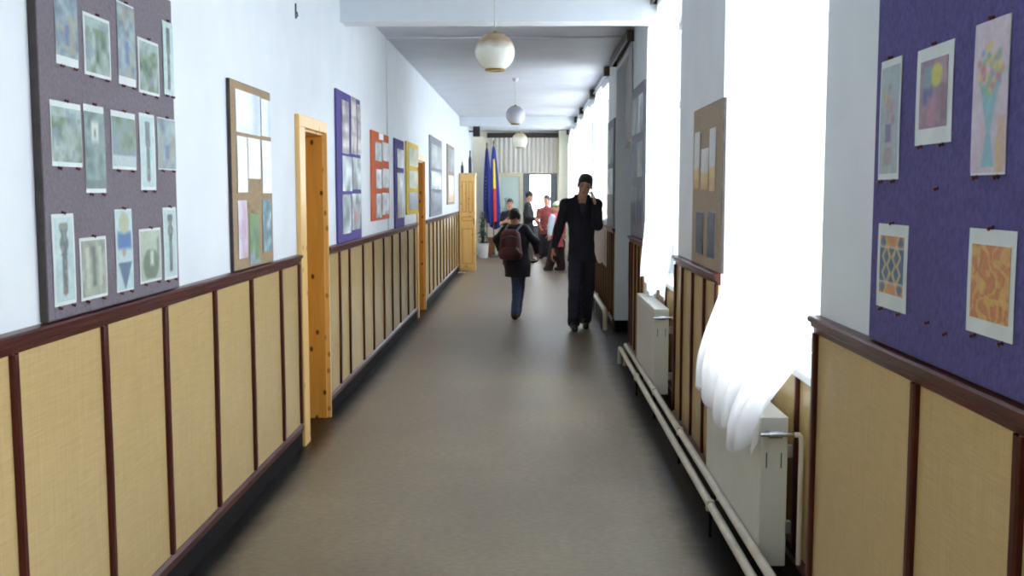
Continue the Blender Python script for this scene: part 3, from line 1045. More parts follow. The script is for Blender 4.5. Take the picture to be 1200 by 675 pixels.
# ---- cork board before the first door
y0, _ = onX(270.5, 200, XL + .015)
y1, _ = onX(318.5, 200, XL + .02)
z1 = (onX(270, 92, XL + .02)[1] + onX(318, 109, XL + .02)[1]) / 2
bx = board(XL, 1, y0, y1, RAIL + .016, z1, M['cork'], 'tall tan notice board with white sheets above three narrow studies, beside the pine doorway', .018)
Fc = bx[1]
grp = 'sheets on the tan notice board by the doorway'
for u0, u1, a, b, c, d, kd, lab in [
    (274.8, 303.7, 104, 156, 113, 157.5, 'window_photo', 'wide sheet painted glare white at the head of the tan board'),
    (305, 316.5, 115, 158.5, 119, 161.5, 'window_photo', 'narrow bluish white sheet in the tan board\'s upper far corner'),
    (276.7, 288.5, 158.5, 226, 161, 225, 'blank', 'blank white strip, near one of the tan board\'s middle row'),
    (289.6, 304, 161, 210, 163.5, 209, 'blank', 'short blank white sheet, centre of the tan board\'s middle row'),
    (306, 316.7, 164, 227, 166, 226, 'blank', 'blank white strip, far one of the tan board\'s middle row'),
    (277.8, 288.5, 233.7, 304, 236, 302, 'pinkstudy', 'narrow pink and white study low on the tan board'),
    (291.5, 302.6, 249, 314, 251, 309, 'greenstudy', 'narrow green and lilac study, lowest on the tan board'),
    (306.7, 316.7, 233, 296, 235, 293, 'tealstudy', 'narrow teal patterned study, far end of the tan board\'s bottom row'),
]:
    ya_, yb_, za_, zb_ = px_rect(u0, u1, a, b, c, d, Fc)
    sheet(Fc, 1, ya_, yb_, max(za_, RAIL + .03), min(zb_, z1 - .01), kd, lab, grp, 14, 0, 0, 0, pins=False)


def far_board(u0, u1, vt0, vt1, vb0, m, label, rows, grp, rest=False, th=.018, extra=None):
    """notice board further along the left wall. rows: (u0,u1,vtop,vbottom,kind,label)"""
    X = XL + (.012 if u0 > 450 else 0)
    y0, _ = onX(u0, 200, X + th)
    y1, _ = onX(u1, 200, X + th)
    zt = (onX(u0, vt0, X + th)[1] + onX(u1, vt1, X + th)[1]) / 2
    zb = RAIL + .016 if rest else onX(u0, vb0, X + th)[1]
    b, fx = board(X, 1, y0, y1, zb, zt, m, label, th, edge=False)
    for u0_, u1_, va, vb, kd, lab in rows:
        a0, za = onX(u0_, va, fx)
        a1, _ = onX(u1_, va, fx)
        _, zc = onX(u0_, vb, fx)
        sheet(fx - .0015, 1, max(a0, y0 + .004), min(a1, y1 - .004), max(zc, zb + .01), za if za > zt else min(za, zt - .005), kd, lab, grp, 10, 0, 0, 0, pins=False)
    return b


far_board(395.5, 423, 104.5, 118, 289, M['violet'], 'tall violet notice board past the doorway, crowded with photographs', [
    (400, 408, 116, 179, 'portraits', 'strip of small portraits on the near side of the violet board'),
    (410.5, 417, 112, 180, 'portraits', 'strip of small portraits sticking up at the middle of the violet board'),
    (418.2, 422.5, 122, 181, 'portraits', 'strip of small portraits along the violet board\'s far edge'),
    (401, 412, 182, 224, 'bright', 'pale bright photograph on the near half of the violet board\'s middle row'),
    (413, 422.5, 184, 222, 'crowd', 'grey photograph on the far half of the violet board\'s middle row'),
    (401, 411, 228, 275, 'bright', 'bright white photograph low on the near half of the violet board'),
    (412, 422.5, 227, 270, 'crowd', 'dark crowded photograph low on the far half of the violet board'),
], 'photographs on the violet notice board', rest=True)
far_board(436, 456, 154, 158, 259.5, M['orange'], 'orange notice board with three rows of photographs', [
    (444, 449, 155.5, 163, 'blank', 'small white title card on the orange board\'s head'),
    (439.5, 447, 166, 188, 'greyphoto', 'grey photograph, near one of the orange board\'s top pair'),
    (448, 455.4, 166, 188, 'greyphoto', 'grey photograph, far one of the orange board\'s top pair'),
    (440.5, 447, 198, 221, 'bright', 'bright photograph, near one of the orange board\'s middle pair'),
    (448, 455.4, 197, 220, 'crowd', 'dark photograph, far one of the orange board\'s middle pair'),
    (440.5, 447, 227, 256, 'crowd', 'dark photograph, near one of the orange board\'s bottom pair'),
    (448, 455.4, 226, 252, 'bright', 'bright photograph, far one of the orange board\'s bottom pair'),
], 'photographs on the orange notice board')
far_board(463, 473.5, 162.5, 165, 270, M['violet'], 'narrow violet notice board between the orange and the yellow one', [
    (465.5, 473, 174, 196, 'greyphoto', 'pale grey photograph high on the narrow violet board'),
    (465.5, 473, 202, 256, 'crowd', 'long dark collage low on the narrow violet board'),
], 'sheets on the narrow violet board', rest=True)
far_board(476.5, 490.5, 166, 170, 252, M['yellow'], 'yellow notice board just before the second doorway', [
    (479.5, 489.5, 172, 194, 'yellowgreen', 'olive photograph at the top of the yellow board'),
    (479.5, 489.5, 199, 220, 'yellowgreen', 'olive photograph in the middle of the yellow board'),
    (479.5, 489.5, 225, 246, 'bluephoto', 'dark photograph at the bottom of the yellow board'),
], 'photographs on the yellow notice board')
far_board(504, 518, 160, 164, 254.5, M['greyboard'], 'grey notice board just past the second doorway', [
    (505.5, 517, 168, 196, 'greyphoto', 'hazy grey photograph at the top of the grey board past the second doorway'),
    (505.5, 517, 200, 222, 'bright', 'pale photograph in the middle of the grey board past the second doorway'),
    (505.5, 517, 226, 250, 'bluephoto', 'dark photograph at the bottom of the grey board past the second doorway'),
], 'photographs on the grey board past the second doorway')
far_board(524.3, 532.4, 169.6, 172, 240, M['tanboard'], 'small beige notice board, last before the pine cupboard', [
    (525.5, 531.5, 173, 200, 'greyphoto', 'grey photograph on the upper half of the small beige board'),
    (525.5, 531.5, 205, 237, 'sunset', 'ochre photograph on the lower half of the small beige board'),
], 'photographs on the small beige board')

# ---- purple board, nearest on the right wall
y1, _ = onX(1023, 250, XR - .02)
bx = board(XR, -1, 0.95 + .62, y1, 1.165 + .016, 2.36, M['purple'], 'large purple felt notice board with bright children\'s paintings', .02)
Fp = bx[1]
grp = 'paintings on the purple notice board'
for u0, u1, a, b, c, d, kd, lab, bo, bt, tp in [
    (1034.5, 1058.7, 73, 210, 64.8, 210.5, 'stilllife', 'narrow pale flower painting near the purple board\'s far edge', .06, .02, .03),
    (1077, 1120.3, 60.5, 170, 44.5, 166, 'figure', 'abstract mauve painting with yellow half circle in a wide white margin', .12, .05, .02),
    (1146, 1187.5, 28.5, 203.6, 16, 206, 'bouquet', 'tall pink painting of a flower bunch in a blue vase', .0, .015, 0),
    (1031, 1066, 262, 360, 264, 368, 'kaleidoscope', 'small blue and orange kaleidoscope pattern painting', .1, .08, .04),
    (1138, 1194, 268, 388, 270, 406, 'swirl', 'orange and yellow swirling painting in a cream margin', .09, .06, .06),
]:
    ya_, yb_, za_, zb_ = px_rect(u0, u1, a, b, c, d, Fp)
    sheet(Fp, -1, ya_, yb_, za_, zb_, kd, lab, grp, 40, bo, bt, tp)
for u, v, lab in ((1099, 220.6, 'lone red pin stuck in the purple felt under the mauve painting'),
                  (1088, 378, 'lone red pin beside the kaleidoscope painting\'s lower corner'),
                  (1109, 391, 'lone red pin lowest on the purple felt, before the swirling painting')):
    a, b = onX(u, v, Fp)
    o = pin_mesh(Vector((Fp, a, b)), -1).build('push_pin', M['pin'], None, smooth=True, loc=(Fp, a, b))
    flags(o, lab, 'pin', 'loose pins on the purple board')

# ---- beige board on the pier between the first two windows
y0 = onX(846, 200, XR - .02)[0]
y1 = onX(812, 200, XR - .02)[0]
zt = (onX(846, 116, XR - .02)[1] + onX(812, 130, XR - .02)[1]) / 2
bx = board(XR, -1, y0, y1, 1.165 + .016, zt, M['tanboard'], 'beige notice board on the pier between the two sunlit windows', .018)
Ft = bx[1]
grp = 'sheets on the beige board between the windows'
for u0, u1, va, vb, kd, lab in [
    (815, 821, 154, 221, 'sunset', 'far one of three grey and ochre strips, upper beige pier board'),
    (822.7, 831, 173, 222, 'sunset', 'shortest grey and ochre strip, between two taller ones on the pier board'),
    (832.7, 839.8, 148.7, 224, 'sunset', 'tallest grey and ochre strip, near side of the pier board'),
    (816.7, 825, 249, 299, 'bluephoto', 'dark blue strip, far one of two low on the beige pier board'),
    (830, 838.7, 249, 304, 'bluephoto', 'dark blue strip, near one of two low on the beige pier board'),
]:
    a0, za = onX(u1, va, Ft)
    a1, _ = onX(u0, va, Ft)
    _, zb = onX(u1, vb, Ft)
    sheet(Ft, -1, a0, a1, zb, za, kd, lab, grp, 12, 0, 0, 0, pins=False)


def right_board(y0, y1, z0, z1, m, label, rows, grp):
    b, fx = board(XR, -1, y0, y1, z0, z1, m, label, .018, edge=False)
    for ya_, yb_, za_, zb_, kd, lab in rows:
        sheet(fx + .0015, -1, ya_, yb_, za_, zb_, kd, lab, grp, 12, 0, 0, 0, pins=False)


right_board(8.64, 9.66, 1.185, 2.52, M['greyboard'], 'dark grey notice board on the pier before the short grey curtain', [
    (8.70, 9.10, 2.10, 2.42, 'bright', 'pale photograph, near one of the top pair on the dark grey pier board'),
    (9.16, 9.60, 2.10, 2.42, 'greyphoto', 'grey photograph, far one of the top pair on the dark grey pier board'),
    (8.70, 9.10, 1.72, 2.02, 'greyphoto', 'grey photograph, near one of the middle pair on the dark grey pier board'),
    (9.16, 9.60, 1.72, 2.02, 'bluephoto', 'dark photograph, far one of the middle pair on the dark grey pier board'),
    (8.70, 9.10, 1.30, 1.64, 'bluephoto', 'dark photograph, near one of the bottom pair on the dark grey pier board'),
    (9.16, 9.60, 1.30, 1.64, 'bluephoto', 'dark photograph, far one of the bottom pair on the dark grey pier board'),
], 'photographs on the dark grey pier board')
right_board(11.68, 12.62, 1.185, 2.42, M['greyboard'], 'grey notice board on the wall just past the pale pilaster', [
    (11.74, 12.56, 1.92, 2.32, 'greyphoto', 'grey photograph at the top of the board past the pale pilaster'),
    (11.74, 12.56, 1.56, 1.86, 'bright', 'pale photograph in the middle of the board past the pale pilaster'),
    (11.74, 12.56, 1.24, 1.50, 'bluephoto', 'dark photograph at the bottom of the board past the pale pilaster'),
], 'photographs on the board past the pale pilaster')


# ------------------------------------------------------------------ curtains and pelmets
def pelmet(y0, y1, x, z, label):
    t = thing('curtain_rail', label, 'curtain rail', (x, (y0 + y1) / 2, z))
    MB().box(x - .035, x - .015, y0, y1, z - .05, z + .055, .004).box(x - .015, XR - .001, y0, y0 + .02, z - .05, z + .055, .002).box(x - .015, XR - .001, y1 - .02, y1, z - .05, z + .055, .002).build('pelmet_board', M['rod'], t)
    MB().tube([(x + .005, y0 + .02, z), (x + .005, y1 - .02, z)], .009, 8).build('rod', M['rod'], t, smooth=True)
    return t


def slim_rail(y0, y1, x, z, label):
    t = thing('curtain_rail', label, 'curtain rail', (x, (y0 + y1) / 2, z))
    MB().tube([(x + .012, y0 + .02, z + .01), (x + .012, y1 - .02, z + .01)], .009, 8).build('rod', M['winframe'], t, smooth=True)
    for a, b in ((y0, y0 + .16), (y1 - .08, y1)):
        MB().box(x - .035, XR - .001, a, b, z - .045, z + .07, .006).build('end_bracket', M['rod'], t)
    return t


def curtain(name, label, fn, nu, nv, m, hem=True):
    o = MB().surf(fn, nu, nv).build(name, m, None, smooth='all', fix=False)
    flags(o, label, 'curtain')
    return o


def sst(a, b, x):
    t = min(1, max(0, (x - a) / (b - a)))
    return t * t * (3 - 2 * t)


def curt1(s, t):
    """near curtain: s 0 near..1 far, t 0 top..1 bottom; swept over the radiator"""
    z_bot = 0.575 + .05 * s + .032 * math.sin(s * 23) + .026 * math.sin(s * 47)
    z = 2.985 + (z_bot - 2.985) * t
    near = 3.42 + .44 * sst(.76, 1.0, t)
    far = 4.90 + .12 * sst(.6, 1.0, t)
    y = near + (far - near) * s
    x = .948 - .100 * sst(.74, .96, t)
    amp = .011 + .022 * sst(.55, 1, t)
    x += amp * math.sin(s * 2 * PI * 7 + .8 * math.sin(t * 3)) * (1 if t < .8 else 1.15)
    x += .006 * math.sin(s * 57 + t * 4)
    y += .016 * math.sin(s * 2 * PI * 7 + 1.2) * t
    return Vector((x, y, z))


def curt2(s, t):
    z_bot = 0.86 + .05 * math.sin(s * 9) + .03 * s
    z = 2.985 + (z_bot - 2.985) * t
    near = 6.72 + .1 * sst(.6, 1, t)
    far = 7.72 + .62 * sst(.065, .2, t) - .14 * sst(.75, 1, t)
    y = near + (far - near) * s
    x = .945 + .012 * math.sin(s * 2 * PI * 9 + .6 * math.sin(t * 3)) - .05 * sst(.75, 1, t)
    return Vector((x, y, z))


pelmet(3.36, 5.22, .93, 3.03, 'dark curtain rail above the nearest window')
pelmet(6.62, 8.0 - .18, .93, 3.03, 'dark curtain rail above the second window, next to the ceiling beam')
pelmet(9.68, 11.66, .93, 3.03, 'long dark curtain rail carrying the short grey curtain')
slim_rail(12.62, 15.5, .93, 3.03, 'dark curtain rail just past the pale pilaster, above bright curtain')
slim_rail(15.62, 18.7, .93, 3.03, 'dark curtain rail above the middle one of corridor curtains past the pilaster')
slim_rail(18.8, 20.98, .93, 3.03, 'dark curtain rail just before the far ceiling beam')
curtain('sheer_curtain', 'nearest white sheer curtain, its gathered hem blown over the big radiator', curt1, 150, 80, M['curtain'])
curtain('sheer_curtain', 'white sheer curtain at the second window, hem behind the smaller radiator', curt2, 140, 60, M['curtain'])


def farcurt(y0, y1, zb, n):
    def fn(s, t):
        z = 2.985 + (zb + .03 * math.sin(s * 11) - 2.985) * t
        sp = .35 + .65 * sst(0, .16, t)        # drawn together at the rail's near end
        y = y0 + .55 * (1 - sp) * (y1 - y0) + (y1 - y0) * s * sp
        return Vector((.938 + .014 * math.sin(s * 2 * PI * n), y, z))
    return fn


curtain('sheer_curtain', 'long white curtain just past the pale pilaster, first beyond it', farcurt(12.7, 15.45, .66, 12), 110, 40, M['curtain'])
curtain('sheer_curtain', 'white curtain second past the pale pilaster', farcurt(15.7, 18.65, .66, 12), 110, 40, M['curtain'])
curtain('sheer_curtain', 'white curtain just before the far ceiling beam', farcurt(18.85, 20.97, .66, 9), 110, 40, M['curtain'])
curtain('sheer_curtain', 'white curtain in the end hall beyond the far beam', farcurt(21.5, 25.3, .66, 15), 110, 40, M['curtain'])
slim_rail(21.42, 25.4, .93, 3.03, 'dark curtain rail in the end hall, mostly behind the far beam')


def greyc(s, t):
    y = 9.75 + 1.84 * s
    return Vector((.948 + .13 * s + .016 * math.sin(s * 2 * PI * 8 + t), y - .0, 2.985 + (2.07 + .012 * math.sin(s * 20) - 2.985) * t))


curtain('short_curtain', 'short grey curtain hanging in the recess before the pale pilaster', greyc, 110, 24, M['greycurtain'])


def net(s, t):
    x = CT0 + .05 + (CT1 - CT0 - .1) * s
    return Vector((x, YB - .075 + .034 * math.sin(s * 2 * PI * 15 + .7 * math.sin(s * 9)) * (1 + .2 * t), 2.95 + (DT + .02 - 2.95) * t))


t = thing('curtain_rail', 'long dark rail across the end wall above the doors', 'curtain rail', ((CT0 + CT1) / 2, YB - .08, 3.0))
MB().box(CT0, CT1, YB - .13, YB - .11, 2.94, 3.06, .004).box(CT0, CT0 + .02, YB - .11, YB, 2.94, 3.06).box(CT1 - .02, CT1, YB - .11, YB, 2.94, 3.06).build('pelmet_board', M['rod'], t)
MB().tube([(CT0 + .02, YB - .075, 2.97), (CT1 - .02, YB - .075, 2.97)], .01, 8).build('rod', M['rod'], t, smooth=True)
curtain('net_curtain', 'pleated grey net curtain high across the end wall above the doors', net, 240, 16, M['netcurtain'])


# ------------------------------------------------------------------ radiators and pipes
def radiator(label, xf, xb, y0, y1, z0, z1):
    t = thing('radiator', label, 'radiator', ((xf + xb) / 2, (y0 + y1) / 2, z0), 'panel radiators under the windows')
    m = MB()
    m.box(xf, xf + .014, y0 + .004, y1 - .004, z0 + .004, z1 - .012, .005)
    m.box(xf - .002, xf + .003, y0 + .02, y1 - .02, z0 + .02, z1 - .03, .002)
    m.build('front_panel', M['enamel'], t)
    MB().box(xb - .014, xb, y0 + .004, y1 - .004, z0 + .004, z1 - .012, .005).build('back_panel', M['enamel'], t)
    fins = MB()
    k = y0 + .05
    while k < y1 - .05:
        fins.box(xf + .016, xb - .016, k, k + .003, z0 + .03, z1 - .03)
        k += .05
    fins.build('convector_fins', M['enamel'], t)
    for a, b in ((y0, y0 + .012), (y1 - .012, y1)):
        s_ = MB().box(xf - .001, xb + .001, a, b, z0, z1 - .008, .004).build('side_cover', M['enamel'], t)
        if a == y0:
            MB().box(xf + .022, xf + .026, a - .002, a + .004, z1 - .20, z1 - .14).box(xb - .026, xb - .022, a - .002, a + .004, z1 - .20, z1 - .14).build('vent_slot', M['slot'], s_)
    g = MB()
    g.box(xf - .001, xb + .001, y0, y1, z1 - .008, z1, .003)
    g.build('top_grille', M['enamel'], t)
    v = MB()
    xm = (xf + xb) / 2
    zz = z1 - .06
    v.tube([(xm - .028, y0 + .006, zz), (xm - .028, y0 - .035, zz)], .010, 10)
    v.tube([(xm - .062, y0 - .035, zz), (xm - .030, y0 - .035, zz)], [.008, .008], 10)
    v.tube([(xm - .030, y0 - .035, zz), (xm + .02, y0 - .035, zz)], .015, 12)
    v.tube([(xm + .02, y0 - .035, zz), (xb + .02, y0 - .035, zz)], .009, 10)
    vo = v.build('valve', M['chrome'], t, smooth=True)
    p = MB()
    p.tube([(xb + .015, y0 - .035, zz), (xb + .035, y0 - .035, zz), (xb + .042, y0 - .035, zz - .01), (xb + .044, y0 - .035, zz - .03), (xb + .044, y0 - .035, .14)], .010, 10)
    p.build('feed_pipe', M['pipe'], t, smooth=True)
    for yy in (y0 + .15, y1 - .15):
        for zz in (z1 - .2, z0 + .08):
            MB().box(xb - .002, 1.066, yy, yy + .03, zz, zz + .05, .003).build('wall_bracket', M['enamel'], t)
    return t


radiator('big white panel radiator under the nearest window, sheer curtain draped over it', .900, 1.005, 3.93, 5.13, .12, .715)
radiator('smaller looking white panel radiator under the second window', .900, 1.005, 7.36, 8.55, .12, .745)


def bent(pts, r=.05, n=5):
    """rounds the corners of a polyline"""
    pts = [Vector(p) for p in pts]
    out = [pts[0]]
    for a, b, c in zip(pts, pts[1:], pts[2:]):
        d1, d2 = (a - b).normalized(), (c - b).normalized()
        p, q = b + d1 * r, b + d2 * r
        for k in range(n + 1):
            u = k / n
            out.append(p * (1 - u) ** 2 + b * 2 * u * (1 - u) + q * u * u)
    out.append(pts[-1])
    return out


PL = .87
t = thing('heating_pipe', 'outer cream heating pipe running low past both radiators', 'pipe', (.835, 5, 0), 'heating pipes')
MB().tube(bent([(.835, -1.0, .15), (.835, 9.42, .15), (.835, 9.42, .0)], .05), .019, 12).build('pipe_run', M['pipe'], t, smooth=True)
for yy in (1.2, 4.62, 7.9):
    MB().box(.813, .852, yy - .018, yy + .018, .124, .176, .008).build('pipe_clamp', M['pipe'], t)
    MB().tube([(.835, yy, 0.0), (.835, yy, .13)], .007, 8).build('support_pin', M['plinth'], t)
t = thing('heating_pipe', 'inner cream heating pipe, raised behind the outer one', 'pipe', (.876, 5, 0), 'heating pipes')
MB().tube(bent([(.878, -1.0, .195), (.878, 9.32, .195), (.878, 9.32, .0)], .05), .019, 12).build('pipe_run', M['pipe'], t, smooth=True)
for yy in (1.0, 5.9, 7.1):
    MB().box(.860, .896, yy - .018, yy + .018, .17, .22, .008).build('pipe_clamp', M['pipe'], t)
    MB().tube([(.878, yy, 0.0), (.878, yy, .175)], .007, 8).build('support_pin', M['plinth'], t)
t = thing('heating_pipe', 'far cream heating pipe starting past the pale pilaster', 'pipe', (.88, 15, 0), 'heating pipes')
MB().tube(bent([(.87, 11.75, .0), (.87, 11.75, .22), (.87, 20.6, .22), (.87, 20.6, 0)], .07), .03, 12).build('pipe_run', M['pipe'], t, smooth=True)
for yy in (13.5, 16.5, 19.0):
    MB().box(.835, .905, yy - .02, yy + .02, .185, .255, .01).tube([(.87, yy, 0.0), (.87, yy, .2)], .009, 8).build('pipe_clamp', M['pipe'], t)


# ------------------------------------------------------------------ pendant lamps
def lamp(u, v, Y, rx, rz, gm, label, ring=True):
    x, z = onY(u, v, Y)
    t = thing('pendant_lamp', label, 'lamp', (x, Y, z), 'globe lamps along the corridor')
    prof = []
    a0, a1 = -1.08, 1.12
    for k in range(25):
        a = a0 + (a1 - a0) * k / 24
        prof.append((rx * math.cos(a), rz * math.sin(a)))
    MB().lathe((x, Y, z), prof, 72, .006, 24).build('globe_shade', gm, t, smooth='all', loc=(x, Y, z))
    zb = z + rz * math.sin(a0)
    rb = rx * math.cos(a0)
    MB().lathe((x, Y, zb), [(rb * .7, 0), (rb * 1.03, .0), (rb * 1.08, -.008), (rb * 1.0, -.014), (rb * .72, -.012), (rb * .7, 0)], 40).build('bottom_ring', M['brass'], t, smooth=True)
    MB().lathe((x, Y, zb - .004), [(0, 0), (rb * .72, 0)], 32).build('bottom_disc', M['paper'], t)
    zt = z + rz * math.sin(a1)
    MB().lathe((x, Y, zt), [(rx * math.cos(a1) * 1.06, -.006), (rx * math.cos(a1) * 1.02, .004), (.020, .007), (.012, .022), (.005, .025), (0, .025)], 28).build('cap', M['brass'], t, smooth=True)
    MB().tube([(x, Y, zt + .02), (x, Y, CZ - .02)], .005, 8).build('cord', M['cord'], t, smooth=True)
    MB().lathe((x, Y, CZ), [(0, -.05), (.012, -.05), (.03, -.035), (.045, -.004), (.045, -.0005), (0, -.0005)], 28).build('ceiling_rose', M['cord'], t, smooth=True)
    return t


lamp(580, 61.0, 7.3, .139, .134, M['globe'], 'nearest pendant globe lamp, pale glass with tan upper part')
lamp(604, 135, 14.0, .128, .128, M['globe_grey'], 'grey white pendant globe lamp hanging halfway down the corridor')
lamp(609, 164.5, 21.9, .165, .165, M['globe_white'], 'farthest pendant globe lamp, hanging before the net curtain')


# ------------------------------------------------------------------ cupboard, vases, speaker, plants, flags
cx0, cx1 = XL + .02, onY(557, 300, 20.55)[0]
t = thing('pine_cupboard', 'tall pale pine cupboard with panelled door at the corridor\'s end', 'cupboard', ((cx0 + cx1) / 2, 20.75, 0))
yf, yk, zh = 20.55, 20.93, 1.965
MB().box(cx0, cx1, yf + .022, yk, .0, zh - .05, .004).build('carcass', M['pine_pale'], t)
MB().box(cx0 - .004, cx1 + .012, yf - .012, yk, zh - .05, zh, .006).build('top_board', M['pine_pale'], t)
d = MB()
w = cx1 - cx0
st = .045
d.box(cx0 + .004, cx0 + st, yf, yf + .02, .05, zh - .055, .003).box(cx1 - st, cx1 - .004, yf, yf + .02, .05, zh - .055, .003)
for za, zb in ((.05, .14), (.86, 1.0), (1.1, 1.18), (zh - .16, zh - .055)):
    d.box(cx0 + st, cx1 - st, yf, yf + .02, za, zb, .003)
d.box((cx0 + cx1) / 2 - .018, (cx0 + cx1) / 2 + .018, yf, yf + .02, 1.18, zh - .16, .003)
cm = (cx0 + cx1) / 2
pl_ = [(cx0 + st, cx1 - st, .14, .86), (cx0 + st, cx1 - st, 1.0, 1.1), (cx0 + st, cm - .018, 1.18, zh - .16), (cm + .018, cx1 - st, 1.18, zh - .16)]
for xa, xb, za, zb in pl_:
    g_ = .022
    d.box(xa + g_, xb - g_, yf + .006, yf + .019, za + g_, zb - g_, .004)
do = d.build('door', M['pine_pale'], t)
for xa, xb, za, zb in pl_:
    MB().box(xa, xb, yf + .016, yf + .021, za, zb).build('door_panel', M['pine'], do)
h = MB()
h.box(cx1 - .034, cx1 - .014, yf - .006, yf, .94, 1.06, .002).tube([(cx1 - .024, yf - .004, 1.0), (cx1 - .024, yf - .04, 1.0), (cx1 - .024, yf - .044, 1.0)], [.008, .012, .012], 10)
h.build('handle', M['brass'], do, smooth=True)


def bottle(name, label, x, y, z, h, r, m, cat):
    o = MB().lathe((x, y, z), [(0, 0), (r * .85, 0), (r, .01), (r, h * .5), (r * .95, h * .62), (r * .45, h * .78), (r * .4, h * .94), (r * .55, h), (r * .3, h), (r * .3, h * .9), (0, h * .88)], 24).build(name, m, None, smooth=True, loc=(x, y, z))
    return flags(o, label, cat)


x, _ = onY(551, 200, 20.72)
bottle('tall_vase', 'tall slim dark vase standing on the pine cupboard', x, 20.72, zh, .45, .035, M['vase'], 'vase')
x, _ = onY(541.8, 200, 20.72)
bottle('short_vase', 'short dark vase on the pine cupboard, close to the wall', x, 20.72, zh, .22, .03, M['vase'], 'vase')
# small loudspeaker high on the hall's left wall
sx, sz = onY(548.5, 154, 24.2)
t = thing('wall_speaker', 'small dark loudspeaker box high on the end hall\'s wall', 'speaker', (XL, 24.2, sz))
MB().box(XL + .10, XL + .26, 24.1, 24.3, sz - .12, sz + .12, .01).build('cabinet', M['black'], t)
MB().tube([(XL, 24.2, sz), (XL + .105, 24.2, sz)], .018, 8).build('bracket', M['slot'], t, smooth=True)
MB().lathe((XL + .18, 24.098, sz), [(0, 0), (.05, 0), (.06, -.0), (.06, .0)], 16).bm.free()


def leaf(m, base, d, L, w, bend=.3, n=6):
    """one blade leaf from base along d, bending down"""
    d = Vector(d).normalized()
    side = d.cross(Vector((0, 0, 1)))
    side = side.normalized() if side.length > .05 else Vector((1, 0, 0))
    prev = None
    for k in range(n + 1):
        u = k / n
        c = Vector(base) + d * (L * u) + Vector((0, 0, -bend * L * u * u))
        ww = w * math.sin(PI * min(1, .12 + u * .9)) * .5 + .001
        up = Vector((0, 0, -.25 * ww))
        r = [m.bm.verts.new(c - side * ww - up), m.bm.verts.new(c), m.bm.verts.new(c + side * ww - up)]
        if prev:
            m.bm.faces.new((prev[0], prev[1], r[1], r[0]))
            m.bm.faces.new((prev[1], prev[2], r[2], r[1]))
        prev = r


def plant(name, label, x, y, pot_h, pot_r, top, rad, m, n, seed):
    R = random.Random(seed)
    t = thing(name, label, 'plant', (x, y, 0))
    MB().lathe((x, y, 0), [(0, 0), (pot_r * .78, 0), (pot_r * .82, .01), (pot_r, pot_h * .94), (pot_r * 1.04, pot_h * .95), (pot_r * 1.04, pot_h), (pot_r * .93, pot_h), (pot_r * .9, pot_h * .88), (0, pot_h * .88)], 28).build('pot', M['pot'], t, smooth=True)
    MB().lathe((x, y, pot_h * .885), [(0, .012), (pot_r * .5, .01), (pot_r * .89, .0)], 20).build('soil', M['soil'], t)
    s = MB()
    for k in range(3):
        a = 2.1 * k
        s.tube([(x + .02 * math.cos(a), y + .02 * math.sin(a), pot_h * .85), (x + .04 * math.cos(a + 1), y + .04 * math.sin(a + 1), (pot_h + top) / 2), (x + .02 * math.cos(a), y + .02 * math.sin(a), top * .93)], [.012, .009, .004], 7)
    s.build('stems', M['leaf'], t, smooth=True)
    f = MB()
    for k in range(n):
        u = R.random()
        z = pot_h * .9 + (top - pot_h) * u * .93
        a = R.uniform(0, 2 * PI)
        el = R.uniform(-.1, .9)
        L = rad * R.uniform(.6, 1.0) * (1 - .45 * u)
        leaf(f, (x + .02 * math.cos(a), y + .02 * math.sin(a), z), (math.cos(a), math.sin(a), el), L, L * .26, .35)
    f.build('leaves', m, t, smooth='all', fix=False)
    return t


px, _ = onY(566, 300, 24.6)
plant('potted_plant', 'tall dark potted shrub in white pot beside the flags', px, 24.6, .36, .14, 1.22, .21, M['leaf'], 260, 3)
px, _ = onY(593, 236, 25.6)
plant('potted_plant', 'leafy potted plant behind the boy in the dark top', px, 25.62, .3, .13, 1.55, .25, M['leafmid'], 90, 5)
# wooden base box for the flags
bxx, _ = onY(575.5, 290, 25.45)
t = thing('wooden_box', 'brown wooden box standing at the foot of the flags', 'box', (bxx + .02, 25.45, 0))
m = MB().box(bxx - .08, bxx + .10, 25.36, 25.6, .03, .44, .006)
m.build('box_body', M['brownwood'], t)
MB().box(bxx - .09, bxx + .11, 25.35, 25.61, .44, .47, .004).build('lid', M['brownwood'], t)
for sx_ in (bxx - .06, bxx + .08):
    for sy_ in (25.38, 25.58):
        MB().tube([(sx_, sy_, 0), (sx_, sy_, .035)], .015, 8).build('foot', M['brownwood'], t)


